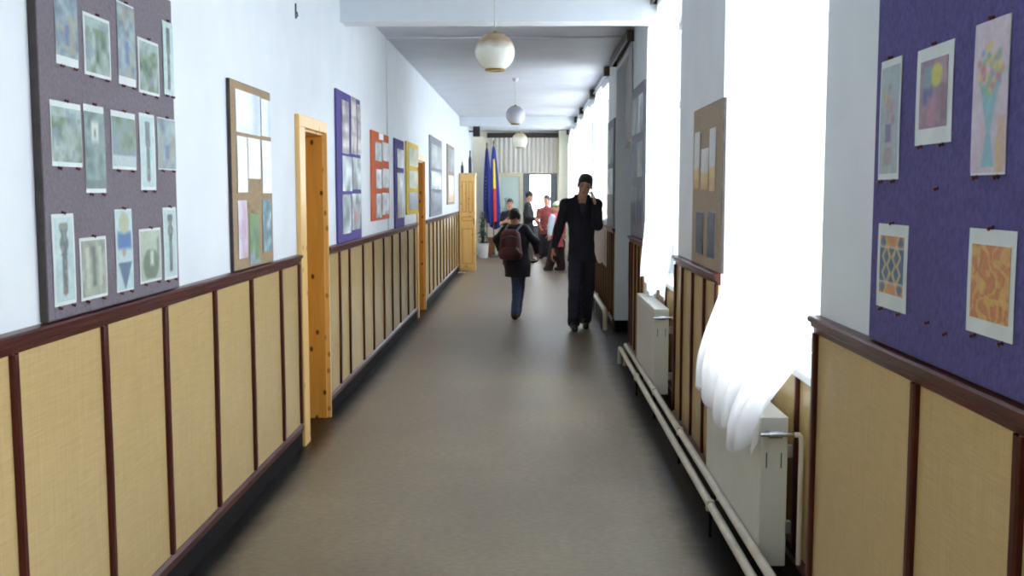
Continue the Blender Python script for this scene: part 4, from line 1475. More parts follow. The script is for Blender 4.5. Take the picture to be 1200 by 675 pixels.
def flag(label, px_, Y, ztop, zbot, r0, kind, seed):
    x, _ = onY(px_, 200, Y)
    t = thing('flag', label, 'flag', (x, Y, 0), 'flags beside the end doors')
    MB().lathe((x, Y, 0), [(0, 0), (.13, 0), (.13, .02), (.06, .04), (.03, .06), (.022, .12), (0, .12)], 24).build('stand', M['slot'], t, smooth=True)
    MB().tube([(x, Y, .1), (x, Y, ztop)], .013, 10).build('pole', M['brownwood'], t, smooth=True)
    MB().lathe((x, Y, ztop), [(.013, 0), (.02, .01), (.012, .025), (.026, .05), (.0, .13)], 12).build('finial', M['brass'], t, smooth=True)
    R = random.Random(seed)
    ph = [R.uniform(0, 6.28) for _ in range(4)]

    def fn(s, v):
        # cloth gathered round the pole: an open, pleated cone
        z = ztop - .03 + (zbot - ztop) * v + .10 * v * math.cos(s * 2 * PI + ph[0])
        rr = .02 + r0 * (v ** .7) * (.75 + .25 * math.cos(s * 2 * PI * 5 + ph[1] + 1.2 * v)) * (1 - .25 * v * v)
        a = s * 2 * PI * .97 - PI / 2
        return Vector((x + .045 * v + rr * math.cos(a), Y + .75 * rr * math.sin(a), z))
    if kind == 'blue':
        c = MB().surf(fn, 72, 26).build('cloth', M['flagblue'], t, smooth='all', fix=False)
        st_ = MB()
        for k in range(7):
            p = fn(.93 + .02 * math.sin(k), .42 + .05 * k) + Vector((0, -.012, 0))
            q = []
            for j in range(10):
                rr = .022 if j % 2 == 0 else .009
                q.append(p + Vector((rr * math.sin(j * PI / 5), 0, rr * math.cos(j * PI / 5))))
            st_.poly(q)
        st_.build('gold_stars', M['flagyellow'], c)
    else:
        # blue outside; yellow then red turn outwards down the front
        def patch(a0, a1, v0, v1):
            return lambda q, v: fn(a0 + (a1 - a0) * q, v0 + (v1 - v0) * v)
        MB().surf(patch(.07, .90, 0, 1), 64, 30).build('blue_band', M['flagblue'], t, smooth='all', fix=False)
        MB().surf(patch(-.10, .07, 0, .17), 14, 6).build('blue_fold', M['flagblue'], t, smooth='all', fix=False)
        MB().surf(patch(-.10, .07, .17, .56), 14, 14).build('yellow_band', M['flagyellow'], t, smooth='all', fix=False)
        MB().surf(patch(-.10, .07, .56, 1), 14, 14).build('red_band', M['flagred'], t, smooth='all', fix=False)
    return t


flag('dark blue flag with gold stars, furled on the pole nearer the shrub', 570.5, 25.8, onY(571, 172, 25.8)[1], .88, .15, 'blue', 1)
flag('blue, yellow and red flag furled on the pole nearer the doors', 578.5, 25.1, onY(578, 170, 25.1)[1], .80, .17, 'tri', 2)

hy, hz = onX(346, 8, XL)
t = thing('wall_hook', 'small dark hook high on the white wall before the pine doorway', 'hook', (XL, hy, hz))
MB().box(XL + .0005, XL + .006, hy - .012, hy + .012, hz - .07, hz + .02, .002).build('back_plate', M['slot'], t)
MB().tube(bent([(XL + .004, hy, hz - .03), (XL + .012, hy, hz - .035), (XL + .014, hy, hz - .055), (XL + .009, hy, hz - .06)], .003), .003, 8).build('hook_arm', M['slot'], t, smooth=True)

# paper scrap on the floor
sxp = onY(541, 321, 20.1)[0]
o = MB().surf(lambda s, v: Vector((sxp - .09 + .18 * s, 19.95 + .24 * v, .004 + .012 * math.sin(3 * s + 4 * v) ** 2)), 10, 10).build('paper_scrap', M['paper'], None, smooth='all', loc=(sxp, 20.05, 0))
flags(o, 'crumpled white paper lying on the floor by the pine cupboard', 'paper')


# ------------------------------------------------------------------ people: smooth-blended solids -> one surface
class Field:
    def __init__(self, lo, hi, h):
        self.h = h
        self.lo = np.array(lo, float)
        n = np.ceil((np.array(hi) - self.lo) / h).astype(int) + 1
        self.n = n
        self.F = np.full(n, 1.0, dtype=np.float32)
        self.ax = [self.lo[i] + h * np.arange(n[i]) for i in range(3)]

    def _win(self, lo, hi):
        sl = []
        for i in range(3):
            a = int(max(0, math.floor((lo[i] - self.lo[i]) / self.h)))
            b = int(min(self.n[i], math.ceil((hi[i] - self.lo[i]) / self.h) + 1))
            if b <= a:
                return None
            sl.append(slice(a, b))
        return tuple(sl)

    def cone(self, a, b, ra, rb, k=.02, flat=None, ff=1.0, sub=False):
        """tapered capsule a-b; flat: unit vector along which it is thinner by ff"""
        a, b = np.array(a, float), np.array(b, float)
        R = max(ra, rb) + k + 2 * self.h
        w = self._win(np.minimum(a, b) - R, np.maximum(a, b) + R)
        if w is None:
            return self
        X, Y, Z = np.meshgrid(self.ax[0][w[0]], self.ax[1][w[1]], self.ax[2][w[2]], indexing='ij')
        P = np.stack([X - a[0], Y - a[1], Z - a[2]], -1)
        ba = b - a
        L2 = max(1e-9, ba @ ba)
        t = np.clip((P @ ba) / L2, 0, 1)
        D = P - t[..., None] * ba
        if flat is not None:
            f = np.array(flat, float)
            c = D @ f
            D = D + (c * (ff - 1))[..., None] * f
        d = np.sqrt((D * D).sum(-1)) - (ra + (rb - ra) * t)
        cur = self.F[w]
        if sub:
            self.F[w] = np.maximum(cur, -d)
        else:
            hh = np.clip(.5 + .5 * (cur - d) / k, 0, 1)
            self.F[w] = cur * (1 - hh) + d * hh - k * hh * (1 - hh)
        return self

    def ell(self, c, r, k=.015, axes=None, sub=False):
        """ellipsoid; axes: 3x3 rows = local axes"""
        c, r = np.array(c, float), np.array(r, float)
        R = r.max() + k + 2 * self.h
        w = self._win(c - R, c + R)
        if w is None:
            return self
        X, Y, Z = np.meshgrid(self.ax[0][w[0]], self.ax[1][w[1]], self.ax[2][w[2]], indexing='ij')
        P = np.stack([X - c[0], Y - c[1], Z - c[2]], -1)
        if axes is not None:
            P = P @ np.array(axes).T
        q = np.sqrt(((P / r) ** 2).sum(-1))
        d = (q - 1) * r.min()
        cur = self.F[w]
        if sub:
            self.F[w] = np.maximum(cur, -d)
        else:
            hh = np.clip(.5 + .5 * (cur - d) / k, 0, 1)
            self.F[w] = cur * (1 - hh) + d * hh - k * hh * (1 - hh)
        return self

    def cut(self, p, n):
        """keeps the side the normal points away from"""
        p, n = np.array(p, float), np.array(n, float)
        X, Y, Z = np.meshgrid(*self.ax, indexing='ij')
        self.F = np.maximum(self.F, ((X - p[0]) * n[0] + (Y - p[1]) * n[1] + (Z - p[2]) * n[2]).astype(np.float32))
        return self

    def wobble(self, amp, sc, ph=0):
        X, Y, Z = np.meshgrid(*self.ax, indexing='ij')
        self.F = self.F + amp * (np.sin(X * sc + 2 * np.sin(Z * sc * .6 + ph)) * np.sin(Z * sc * .8 + ph) + .6 * np.sin(Y * sc * 1.1 + Z * sc * .5)).astype(np.float32)
        return self

    def mesh(self, name, m, parent):
        F = self.F.copy()
        F[[0, -1], :, :] = 1; F[:, [0, -1], :] = 1; F[:, :, [0, -1]] = 1
        ins = F < 0
        n = np.array(F.shape) - 1
        c = [(i, j, k) for i in (0, 1) for j in (0, 1) for k in (0, 1)]

        def corner(o, A):
            return A[o[0]:o[0] + n[0], o[1]:o[1] + n[1], o[2]:o[2] + n[2]]
        s = sum(corner(o, ins).astype(np.int8) for o in c)
        cells = np.argwhere((s > 0) & (s < 8))
        if len(cells) == 0:
            return None
        idx = -np.ones(n, dtype=np.int64)
        idx[tuple(cells.T)] = np.arange(len(cells))
        acc = np.zeros((len(cells), 3))
        cnt = np.zeros(len(cells))
        for a in c:
            for ax in range(3):
                if a[ax] == 0:
                    b = list(a); b[ax] = 1
                    fa = F[cells[:, 0] + a[0], cells[:, 1] + a[1], cells[:, 2] + a[2]]
                    fb = F[cells[:, 0] + b[0], cells[:, 1] + b[1], cells[:, 2] + b[2]]
                    cr = (fa < 0) != (fb < 0)
                    t = np.where(cr, fa / np.where(cr, fa - fb, 1), 0)
                    p = np.tile(np.array(a, float), (len(cells), 1))
                    p[:, ax] = t
                    acc[cr] += p[cr]
                    cnt[cr] += 1
        V = self.lo + self.h * (cells + acc / cnt[:, None])
        quads = []
        for ax in range(3):
            o1, o2 = [i for i in range(3) if i != ax]
            sl0 = [slice(0, None)] * 3
            A = ins.take(np.arange(0, F.shape[ax] - 1), axis=ax)
            B = ins.take(np.arange(1, F.shape[ax]), axis=ax)
            e = np.argwhere(A != B)
            e = e[(e[:, o1] > 0) & (e[:, o2] > 0) & (e[:, o1] < n[o1]) & (e[:, o2] < n[o2])]
            flip = A[tuple(e.T)]

            def cell(d1, d2):
                q = e.copy(); q[:, o1] -= d1; q[:, o2] -= d2
                return idx[tuple(q.T)]
            q = np.stack([cell(1, 1), cell(0, 1), cell(0, 0), cell(1, 0)], 1)
            if ax == 1:
                flip = ~flip
            q[~flip] = q[~flip][:, ::-1]
            quads.append(q)
        Q = np.concatenate(quads)
        Q = Q[(Q >= 0).all(1)]
        # light smoothing
        for _ in range(1):
            S_ = np.zeros_like(V); C_ = np.zeros(len(V))
            for i in range(4):
                for j in (1, 3):
                    np.add.at(S_, Q[:, i], V[Q[:, (i + j) % 4]])
                    np.add.at(C_, Q[:, i], 1)
            V = V * .5 + .5 * S_ / np.maximum(C_, 1)[:, None]
        off = np.array(root_loc(parent))
        me = bpy.data.meshes.new(name)
        me.from_pydata((V - off).tolist(), [], Q.tolist())
        me.polygons.foreach_set('use_smooth', np.ones(len(Q), dtype=bool))
        me.update()
        me.materials.append(m)
        o = bpy.data.objects.new(name, me)
        COL.objects.link(o)
        o.parent = parent
        return o


def unit(v):
    v = np.array(v, float)
    return v / np.linalg.norm(v)


def hand_shape(Fd, wrist, d, nrm, thumb_side, sc=1.0, curl=.5, k=.006):
    """palm, four curled fingers, thumb. d: fingers' way, nrm: palm's face"""
    d = unit(d)
    nrm = unit(np.array(nrm) - d * np.dot(nrm, d))
    side = np.cross(d, nrm)
    if np.dot(side, thumb_side) < 0:
        side = -side
    w = np.array(wrist)
    pl = .085 * sc
    for q in (-.022, 0, .022):
        Fd.cone(w + side * q * .7 * sc, w + d * pl * .9 + side * q * sc, .017 * sc, .015 * sc, .012, nrm, 1.2)
    for i, (q, L) in enumerate(((.030, .068), (.010, .076), (-.010, .070), (-.029, .055))):
        p = w + d * pl + side * q * sc
        dirn = d.copy()
        for seg, f in enumerate((.45, .32, .26)):
            ang = curl * (.5 + .5 * seg) * (1 + .12 * i)
            dirn = unit(dirn * math.cos(ang) + nrm * math.sin(ang))
            e = p + dirn * L * f * sc
            Fd.cone(p, e, (.0092 - .0008 * seg) * sc, (.0086 - .0009 * seg) * sc, k)
            p = e
    p = w + d * .025 * sc + side * .026 * sc
    dirn = unit(d * .6 + side * .75 + nrm * .25)
    for L, r in ((.036, .0115), (.03, .010), (.024, .0088)):
        e = p + dirn * L * sc
        Fd.cone(p, e, r * sc, r * .9 * sc, k)
        p = e
        dirn = unit(dirn * .75 + d * .35 + nrm * .3)
    return Fd


def head_axes(face, up):
    f = unit(face)
    u = unit(np.array(up) - f * np.dot(up, f))
    r = np.cross(f, u)
    return np.array([r, f, u])


def person(name, label, loc, j, H, face, hface, hup=(0, 0, 1), vox=.008, mats=None, hair='short', sleeves='long', hem=.0, hat=None,
           group=None, hands=True, coat_open=False, tr=(.088, .078, .074), sh_w=.06, torso=(.125, .115, .135), curlL=.5, curlR=.5, palmL=None, palmR=None,
           thumbL=(0, -1, 0), thumbR=(0, -1, 0), facefeat=True, skirt=None, handdirL=None, handdirR=None, detail=None):
    """j: joints in world metres. H: head height."""
    mats = mats or {}
    t = thing(name, label, 'person', loc, group)
    allp = np.array([v for v in j.values()])
    lo = allp.min(0) - .27
    hi = allp.max(0) + .27
    lo[2] = -.02
    f = unit(face)
    A = head_axes(hface, hup)
    hc = np.array(j['head'])
    r_, f_, u_ = A
    s = H / .235

    def hp(a, b, c):
        return hc + (r_ * a + f_ * b + u_ * c) * s
    B = Field(lo, hi, vox)
    # head: skull, jaw, chin, nose, brow, ears
    B.ell(hp(0, -.012, .025), np.array([.074, .094, .092]) * s, .02, A)
    B.ell(hp(0, .022, -.045), np.array([.056, .062, .070]) * s, .03, A)
    B.ell(hp(0, .066, -.092), np.array([.022, .018, .018]) * s, .02, A)
    B.cone(hp(0, .082, .012), hp(0, .104, -.030), .009 * s, .015 * s, .012)
    B.cone(hp(-.04, .070, .028), hp(.04, .070, .028), .013 * s, .013 * s, .015)
    for q in (-1, 1):
        B.ell(hp(.034 * q, .062, -.028), np.array([.020, .018, .018]) * s, .02, A)
        B.ell(hp(.076 * q, -.008, -.005), np.array([.010, .020, .032]) * s, .006, A)
        if vox < .0075:
            B.ell(hp(.032 * q, .088, .008), np.array([.015, .011, .010]) * s, .004, A, sub=True)
    B.cone(hp(-.018, .078, -.062), hp(.018, .078, -.062), .009 * s, .009 * s, .012)
    B.cone(hp(0, -.02, -.06), j['neck'], .050 * s, .056 * s, .02)
    # trunk, arms, legs
    nk, pv = np.array(j['neck']), np.array(j['pelvis'])
    ch = nk * .62 + pv * .38
    q_ = torso
    B.cone(nk - (0, 0, .06), ch, .062, q_[0] * .72, .04, f, 1.4)
    B.cone(ch, pv, q_[0] * .72, q_[2] * .78, .04, f, 1.4)
    for L in 'LR':
        sh, el, wr = np.array(j['sh' + L]), np.array(j['el' + L]), np.array(j['wr' + L])
        B.cone(nk - (0, 0, .04), sh, .05, .045, .05)
        B.cone(sh, el, .045, .034, .02)
        B.cone(el, wr, .035, .024, .02)
        if hands:
            hd = {'L': handdirL, 'R': handdirR}[L]
            hd = unit(wr - el) if hd is None else hd
            pm = {'L': palmL, 'R': palmR}[L]
            pm = np.array([1 if L == 'L' else -1, 0, 0]) if pm is None else pm
            hand_shape(B, wr, hd, pm, {'L': thumbL, 'R': thumbR}[L], H / .235, curlL if L == 'L' else curlR)
        else:
            hd = unit(wr - el)
            B.cone(wr, wr + hd * .10, .028, .022, .02)
        hpj, kn, an, to = (np.array(j[n_ + L]) for n_ in ('hip', 'kn', 'an', 'to'))
        B.cone(pv, hpj, q_[2] * .62, tr[0] - .016, .03, f, 1.3)
        B.cone(hpj, kn, tr[0] - .016, min(.044, tr[1] - .012), .014)
        B.cone(kn, an, min(.044, tr[1] - .012), .030, .01)
        B.cone(an - (0, 0, .03), to, .03, .024, .02)
    body = B.mesh('body', M['skin'], t)
    # garments
    T = Field(lo, hi, vox)
    T.cone(pv + (0, 0, .06), pv - (0, 0, .04), q_[2] * .93, q_[2] * .93, .03, f, 1.3)
    for L in 'LR':
        hpj, kn, an = (np.array(j[n_ + L]) for n_ in ('hip', 'kn', 'an'))
        T.cone(hpj, kn, tr[0], tr[1], .014)
        T.cone(kn, an - (0, 0, .01), tr[1], tr[2], .010)
    if skirt is not None:
        T.cone(pv, pv * np.array([1, 1, 0]) + np.array([0, 0, skirt[0]]), q_[2] * 1.05, skirt[1], .04, f, 1.2)
        T.cut((0, 0, skirt[0]), (0, 0, -1))
    T.wobble(.0035, 26, loc[0])
    T.cut((0, 0, .045), (0, 0, -1))
    T.mesh('skirt' if skirt is not None else 'trousers', mats.get('legs', M['trousers']), t)
    C = Field(lo, hi, vox)
    C.cone(nk - (0, 0, .055), ch, .095, q_[0], .06, f, 1.3)
    C.cone(ch, pv + (0, 0, hem), q_[0], q_[1], .06, f, 1.3)
    C.cone(pv + (0, 0, hem), pv + (0, 0, hem - .16), q_[1], q_[2] * 1.16, .05, f, 1.16)
    for L in 'LR':
        sh, el, wr = np.array(j['sh' + L]), np.array(j['el' + L]), np.array(j['wr' + L])
        C.cone(nk - (0, 0, .03), sh, .062, sh_w, .05)
        if sleeves == 'short':
            C.cone(sh, sh * .45 + el * .55, sh_w, sh_w * .95, .03)
        else:
            C.cone(sh, el, sh_w, sh_w * .84, .03)
            C.cone(el, wr - unit(wr - el) * .015, sh_w * .86, sh_w * .62, .03)
    C.wobble(.0035, 24, loc[1])
    C.cut(pv + (0, 0, hem - .14), (0, 0, -1))
    if detail == 'suit':
        # V opening at the neck
        p0 = nk + f * .0
        Vv = Field(lo, hi, vox)
        Vv.cone(nk + f * .10 + (0, 0, .05), nk + f * .125 - (0, 0, .27), .085, .012, .01)
        C.F = np.maximum(C.F, -Vv.F)
    C.mesh('jacket' if sleeves == 'long' else 'top', mats.get('top', M['suit']), t)
    if detail == 'suit':
        K = Field(lo, hi, vox)
        K.cone(nk - (0, 0, .05), ch, .082, q_[0] * .93, .05, f, 1.32)
        K.cone(nk - (0, 0, .03), nk + (0, -.0, .01), .068, .066, .02)
        K.cut(ch - (0, 0, .14), (0, 0, -1))
        K.cut(nk - (0, 0, .02), (0, 0, 1))
        Kv = Field(lo, hi, vox)
        Kv.cone(nk + f * .09 + (0, 0, .06), nk + f * .11 - (0, 0, .10), .062, .008, .01)
        K.F = np.maximum(K.F, -Kv.F)
        K.mesh('shirt', M['shirt'], t)
        for q in (-1, 1):
            lp = Field(lo, hi, vox)
            sd = np.array([q, 0, 0])
            lp.cone(nk + sd * .075 + f * .055 + (0, 0, .02), nk + sd * .045 + f * .105 - (0, 0, .16), .022, .026, .02, f, 1.8)
            lp.cone(nk + sd * .045 + f * .105 - (0, 0, .16), nk + sd * .008 + f * .115 - (0, 0, .31), .026, .008, .02, f, 1.8)
            lp.mesh('lapel', mats.get('top', M['suit']), t)
    for L in 'LR':
        an, to = np.array(j['an' + L]), np.array(j['to' + L])
        Sh = Field(np.minimum(an, to) - .12, np.maximum(an, to) + .12, vox)
        hl = an * np.array([1, 1, 0]) - unit((to - an) * np.array([1, 1, 0]) + 1e-6) * .045 + np.array([0, 0, max(.042, an[2] - .075)])
        Sh.cone(hl, to, .040, .036, .02)
        Sh.cone(an - (0, 0, .02), an * .5 + to * .5, .046, .040, .03)
        lowz = min(hl[2], to[2]) - .042
        Sh.cut((0, 0, max(0.001, lowz)), (0, 0, -1))
        Sh.mesh('shoe', mats.get('shoes', M['leather']), t)
    # hair or hat
    Hh = Field(hc - .2, hc + .2, min(vox, .007))
    Hh.ell(hp(0, -.018, .036), np.array([.082, .100, .094]) * s, .01, A)
    if hair == 'long':
        Hh.cone(hp(0, -.06, .02), hp(0, -.065, -.13), .07 * s, .05 * s, .03)
    Hh.cut(hp(0, .045, .0), unit(f_ * .8 - u_ * .62))
    if hair != 'long':
        Hh.cut(hp(0, -.05, -.065), unit(-u_ + f_ * .25))
    Hh.wobble(.0025, 70)
    Hh.mesh('hair', mats.get('hair', M['hair']), t)
    if hat:
        Hx = Field(hc - .22, hc + .22, min(vox, .007))
        Hx.ell(hp(0, -.012, .044), np.array([.090, .108, .094]) * s, .01, A)
        Hx.cut(hp(0, 0, .045), -u_)
        Hx.mesh('hat', mats.get('hat', M['hat']), t)
        Hb = Field(hc - .22, hc + .22, min(vox, .007))
        Hb.ell(hp(0, -.012, .030), np.array([.094, .112, .060]) * s, .01, A)
        Hb.cut(hp(0, 0, .022), -u_)
        Hb.cut(hp(0, 0, .052), u_)
        Hb.mesh('hat_band', mats.get('band', M['green']), t)
    if facefeat:
        for q in (-1, 1):
            m = MB()
            bmesh.ops.create_uvsphere(m.bm, u_segments=12, v_segments=8, radius=.0092 * s, matrix=Matrix.Translation(hp(.032 * q, .073, .008)))
            m.build('eye', M['eyes'], t, smooth='all')
            MB().tube([hp(.014 * q, .085, .026), hp(.032 * q, .086, .032), hp(.050 * q, .074, .026)], [.003 * s, .0045 * s, .002 * s], 6).build('eyebrow', M['hair'], t, smooth=True)
        MB().tube([hp(-.022, .080, -.060), hp(-.01, .0885, -.058), hp(.01, .0885, -.058), hp(.022, .080, -.060)], [.002 * s, .005 * s, .005 * s, .002 * s], 6).build('mouth', M['lips'], t, smooth=True)
    return t


CAMF = (0, -1, 0)
# ---- man with the telephone, walking towards the camera
Y = 11.78
jm = dict(head=J(685.2, 217.5, Y, -.03), neck=J(682, 232, Y), pelvis=J(681.5, 294, Y, .02),
          shL=J(662.5, 239.5, Y, .0), elL=J(655, 268, Y, .04), wrL=J(648.8, 291, Y, -.02),
          shR=J(699.5, 239.5, Y, 0), elR=J(700, 264, Y, -.10), wrR=J(696.5, 239.5, Y, -.13),
          hipL=J(674.5, 300, Y), knL=J(673, 340, Y, -.10), anL=J(672, 379, Y, -.05), toL=J(673, 386.2, Y, -.235),
          hipR=J(689, 300, Y), knR=J(689, 340, Y, .06), anR=J(687, 375, Y, .17), toR=J(686.5, 383.5, Y, -.0))
jm['anL'][2] = .095; jm['toL'][2] = .04; jm['toL'][1] = Y - .23
jm['anR'][2] = .11; jm['toR'][2] = .038
man = person('person', 'tall man in dark suit walking towards the camera, phone at his ear', (jm['pelvis'][0], Y, 0), jm, .25, CAMF,
             (-.06, -1, -.24), (.16, 0, 1), vox=.0065, mats=dict(top=M['suit'], legs=M['trousers'], shoes=M['leather']), hem=.02, detail='suit',
             tr=(.088, .074, .070), sh_w=.064, torso=(.150, .142, .150), palmL=(1, 0, 0), palmR=(-1, .1, 0), thumbR=(0, 1, .2), curlR=.6, handdirR=(-.12, .15, 1))
# phone in his raised hand
ph = np.array(jm['wrR']) + np.array([-.036, .012, .092])
t = thing('mobile_phone', 'small dark mobile phone in the suited man\'s raised hand', 'phone', tuple(ph))
MB().box(ph[0] - .008, ph[0] + .008, ph[1] - .022, ph[1] + .022, ph[2] - .055, ph[2] + .055, .005).build('phone_body', M['black'], t)
MB().box(ph[0] - .0095, ph[0] - .0075, ph[1] - .017, ph[1] + .017, ph[2] - .005, ph[2] + .042, .001).build('screen', M['slot'], t)
MB().box(ph[0] - .0095, ph[0] - .0075, ph[1] - .017, ph[1] + .017, ph[2] - .048, ph[2] - .012, .001).build('keypad', M['packgrey'], t)

# ---- child with the backpack, walking away
Y = 12.72
jk = dict(head=J(603.5, 255, Y, .02), neck=J(604, 266.5, Y), pelvis=J(606.5, 311, Y),
          shL=J(592.5, 271, Y), elL=J(582.5, 281, Y, .02), wrL=J(586, 294, Y, .13),
          shR=J(615, 269.5, Y), elR=J(627.5, 283.5, Y, .0), wrR=J(629.5, 296, Y, .05),
          hipL=J(604.5, 316, Y), knL=J(605.5, 342, Y, .02), anL=J(603.3, 363, Y, -.03), toL=J(602.8, 372, Y, .1),
          hipR=J(610.5, 316, Y), knR=J(609.5, 341, Y, .12), anR=J(606, 361, Y, .2), toR=J(605.5, 366, Y, .33))
jk['anL'][2] = .085; jk['toL'][2] = .036
jk['anR'][2] = .085; jk['toR'][2] = .036
child = person('person', 'child in navy jacket and jeans walking away, wearing a maroon backpack', (jk['pelvis'][0], Y, 0), jk, .215, (0, 1, 0), (.05, 1, -.12), (0, 0, 1),
               vox=.0065, mats=dict(top=M['navy'], legs=M['jeans'], shoes=M['brownshoe']), hem=.0, tr=(.066, .056, .052), sh_w=.062, torso=(.140, .150, .135),
               palmL=(1, 0, 0), palmR=(-1, 0, 0), thumbL=(0, 1, 0), thumbR=(0, 1, 0))
# backpack on the child's back (towards the camera)
bc = J(598.5, 284.5, Y, -.235)
t = thing('backpack', 'maroon school backpack on the walking child\'s back', 'backpack', (bc[0], bc[1], bc[2] - .19))
Fb = Field(bc - .32, bc + .32, .0075)
Fb.cone(bc + (-.045, .0, -.12), bc + (-.035, .02, .09), .105, .085, .03)
Fb.cone(bc + (.045, .0, -.12), bc + (.035, .02, .09), .105, .085, .03)
Fb.cut(bc + (0, .085, 0), (0, 1, 0)); Fb.cut(bc + (0, 0, -.19), (0, 0, -1))
Fb.wobble(.003, 24)
Fb.mesh('bag', M['pack'], t)
Fb = Field(bc - .32, bc + .32, .0075)
Fb.cone(bc + (-.05, -.085, -.105), bc + (.05, -.085, -.105), .07, .07, .03, (0, 1, 0), 1.2)
Fb.cut(bc + (0, 0, -.185), (0, 0, -1))
Fb.mesh('front_pocket', M['pack'], t)
MB().tube(bent([bc + (-.1, -.085, .06), bc + (-.03, -.105, .10), bc + (.03, -.105, .10), bc + (.1, -.085, .06)], .03), .008, 8).build('grey_trim', M['packgrey'], t, smooth=True)
MB().tube(bent([bc + (-.03, .03, .16), bc + (-.03, .03, .21), bc + (.03, .03, .21), bc + (.03, .03, .16)], .02), .008, 8).build('carry_loop', M['black'], t, smooth=True)
for q, shn in ((-1, 'shL'), (1, 'shR')):
    sp = np.array(jk[shn]) * .72 + np.array(jk['neck']) * .28
    MB().tube(bent([bc + (q * .07, .07, .15), sp + (0, -.03, .072), sp + (0, .075, .035), sp + (0, .14, -.1), bc + (q * .10, .30, -.06), bc + (q * .135, .12, -.14)], .03), .013, 8).build('strap', M['packgrey'], t, smooth=True)

# ---- boy facing the camera behind the child
Y = 21.6
ja = dict(head=J(597.8, 239.2, Y, -.02), neck=J(597.5, 248.5, Y), pelvis=J(597.5, 277, Y),
          shL=J(590.3, 251.5, Y), elL=J(587.5, 262.5, Y, -.03), wrL=J(591.5, 259.5, Y, -.18),
          shR=J(605, 251.5, Y), elR=J(607.5, 263.5, Y, -.03), wrR=J(603, 261, Y, -.18),
          hipL=J(594, 280, Y), knL=J(593.5, 297, Y, -.02), anL=J(593.3, 309, Y), toL=J(592.5, 312, Y, -.14),
          hipR=J(601, 280, Y), knR=J(601.5, 297, Y, -.02), anR=J(601.7, 309, Y), toR=J(602.5, 312, Y, -.14))
for q in 'LR':
    ja['an' + q][2] = .09; ja['to' + q][2] = .038
person('person', 'boy in dark short-sleeved top facing the camera behind the child', (ja['pelvis'][0], Y, 0), ja, .22, CAMF, CAMF, vox=.009,
       mats=dict(top=M['navy'], legs=M['trousers'], shoes=M['brownshoe']), sleeves='short', sh_w=.066, torso=(.150, .140, .140), hem=.02, hands=True,
       handdirL=(1, -.3, .1), handdirR=(-1, -.3, .1), palmL=(0, 1, 0), palmR=(0, 1, 0), thumbL=(0, 0, 1), thumbR=(0, 0, 1))
# ---- person in black jacket seen from the side
Y = 23.0
jb = dict(head=J(621, 230.5, Y), neck=J(619.3, 239, Y), pelvis=J(619.5, 268, Y),
          shL=J(617.8, 242, Y, -.17), elL=J(618.5, 254, Y, -.2), wrL=J(625.5, 257, Y, -.12),
          shR=J(619, 242, Y, .17), elR=J(620, 254, Y, .2), wrR=J(627, 256, Y, .13),
          hipL=J(619.2, 272, Y, -.08), knL=J(619.5, 290, Y, -.09), anL=J(618, 304, Y, -.09), toL=J(625, 306, Y, -.1),
          hipR=J(619.8, 272, Y, .08), knR=J(622, 290, Y, .09), anR=J(621.5, 304, Y, .09), toR=J(628, 306, Y, .1))
for q in 'LR':
    jb['an' + q][2] = .09; jb['to' + q][2] = .038
person('person', 'person in black jacket standing side-on before the glass door', (jb['pelvis'][0], Y, 0), jb, .225, (1, 0, 0), (1, -.15, -.2), vox=.009,
       mats=dict(top=M['blackcloth'], legs=M['greybrown'], shoes=M['leather']), hem=.04, sh_w=.06, torso=(.145, .135, .138), tr=(.085, .075, .07),
       palmL=(0, 0, 1), palmR=(0, 0, 1), thumbL=(0, 1, 0), thumbR=(0, -1, 0))
# ---- person in dull red jacket, facing the one in black
Y = 24.4
jc = dict(head=J(640.3, 234.3, Y), neck=J(640.5, 243.5, Y), pelvis=J(638.5, 270, Y),
          shL=J(631.8, 247, Y, -.05), elL=J(629, 258, Y, -.06), wrL=J(632.5, 265, Y, -.2),
          shR=J(645.5, 247, Y, .02), elR=J(648, 258, Y, .0), wrR=J(643, 265, Y, -.2),
          hipL=J(635.5, 273, Y), knL=J(635.3, 290, Y, -.03), anL=J(635, 300, Y), toL=J(633, 302, Y, -.14),
          hipR=J(641.5, 273, Y), knR=J(641.8, 290, Y, -.03), anR=J(642, 300, Y), toR=J(642.5, 302, Y, -.14))
for q in 'LR':
    jc['an' + q][2] = .09; jc['to' + q][2] = .038
person('person', 'person in dull red jacket standing before the bright glass door', (jc['pelvis'][0], Y, 0), jc, .225, CAMF, (-.5, -1, -.15), vox=.009,
       mats=dict(top=M['red'], legs=M['blackcloth'], shoes=M['leather']), hem=.05, sh_w=.06, torso=(.145, .140, .140), tr=(.10, .10, .10),
       palmL=(1, 0, 0), palmR=(-1, 0, 0), hair='long')
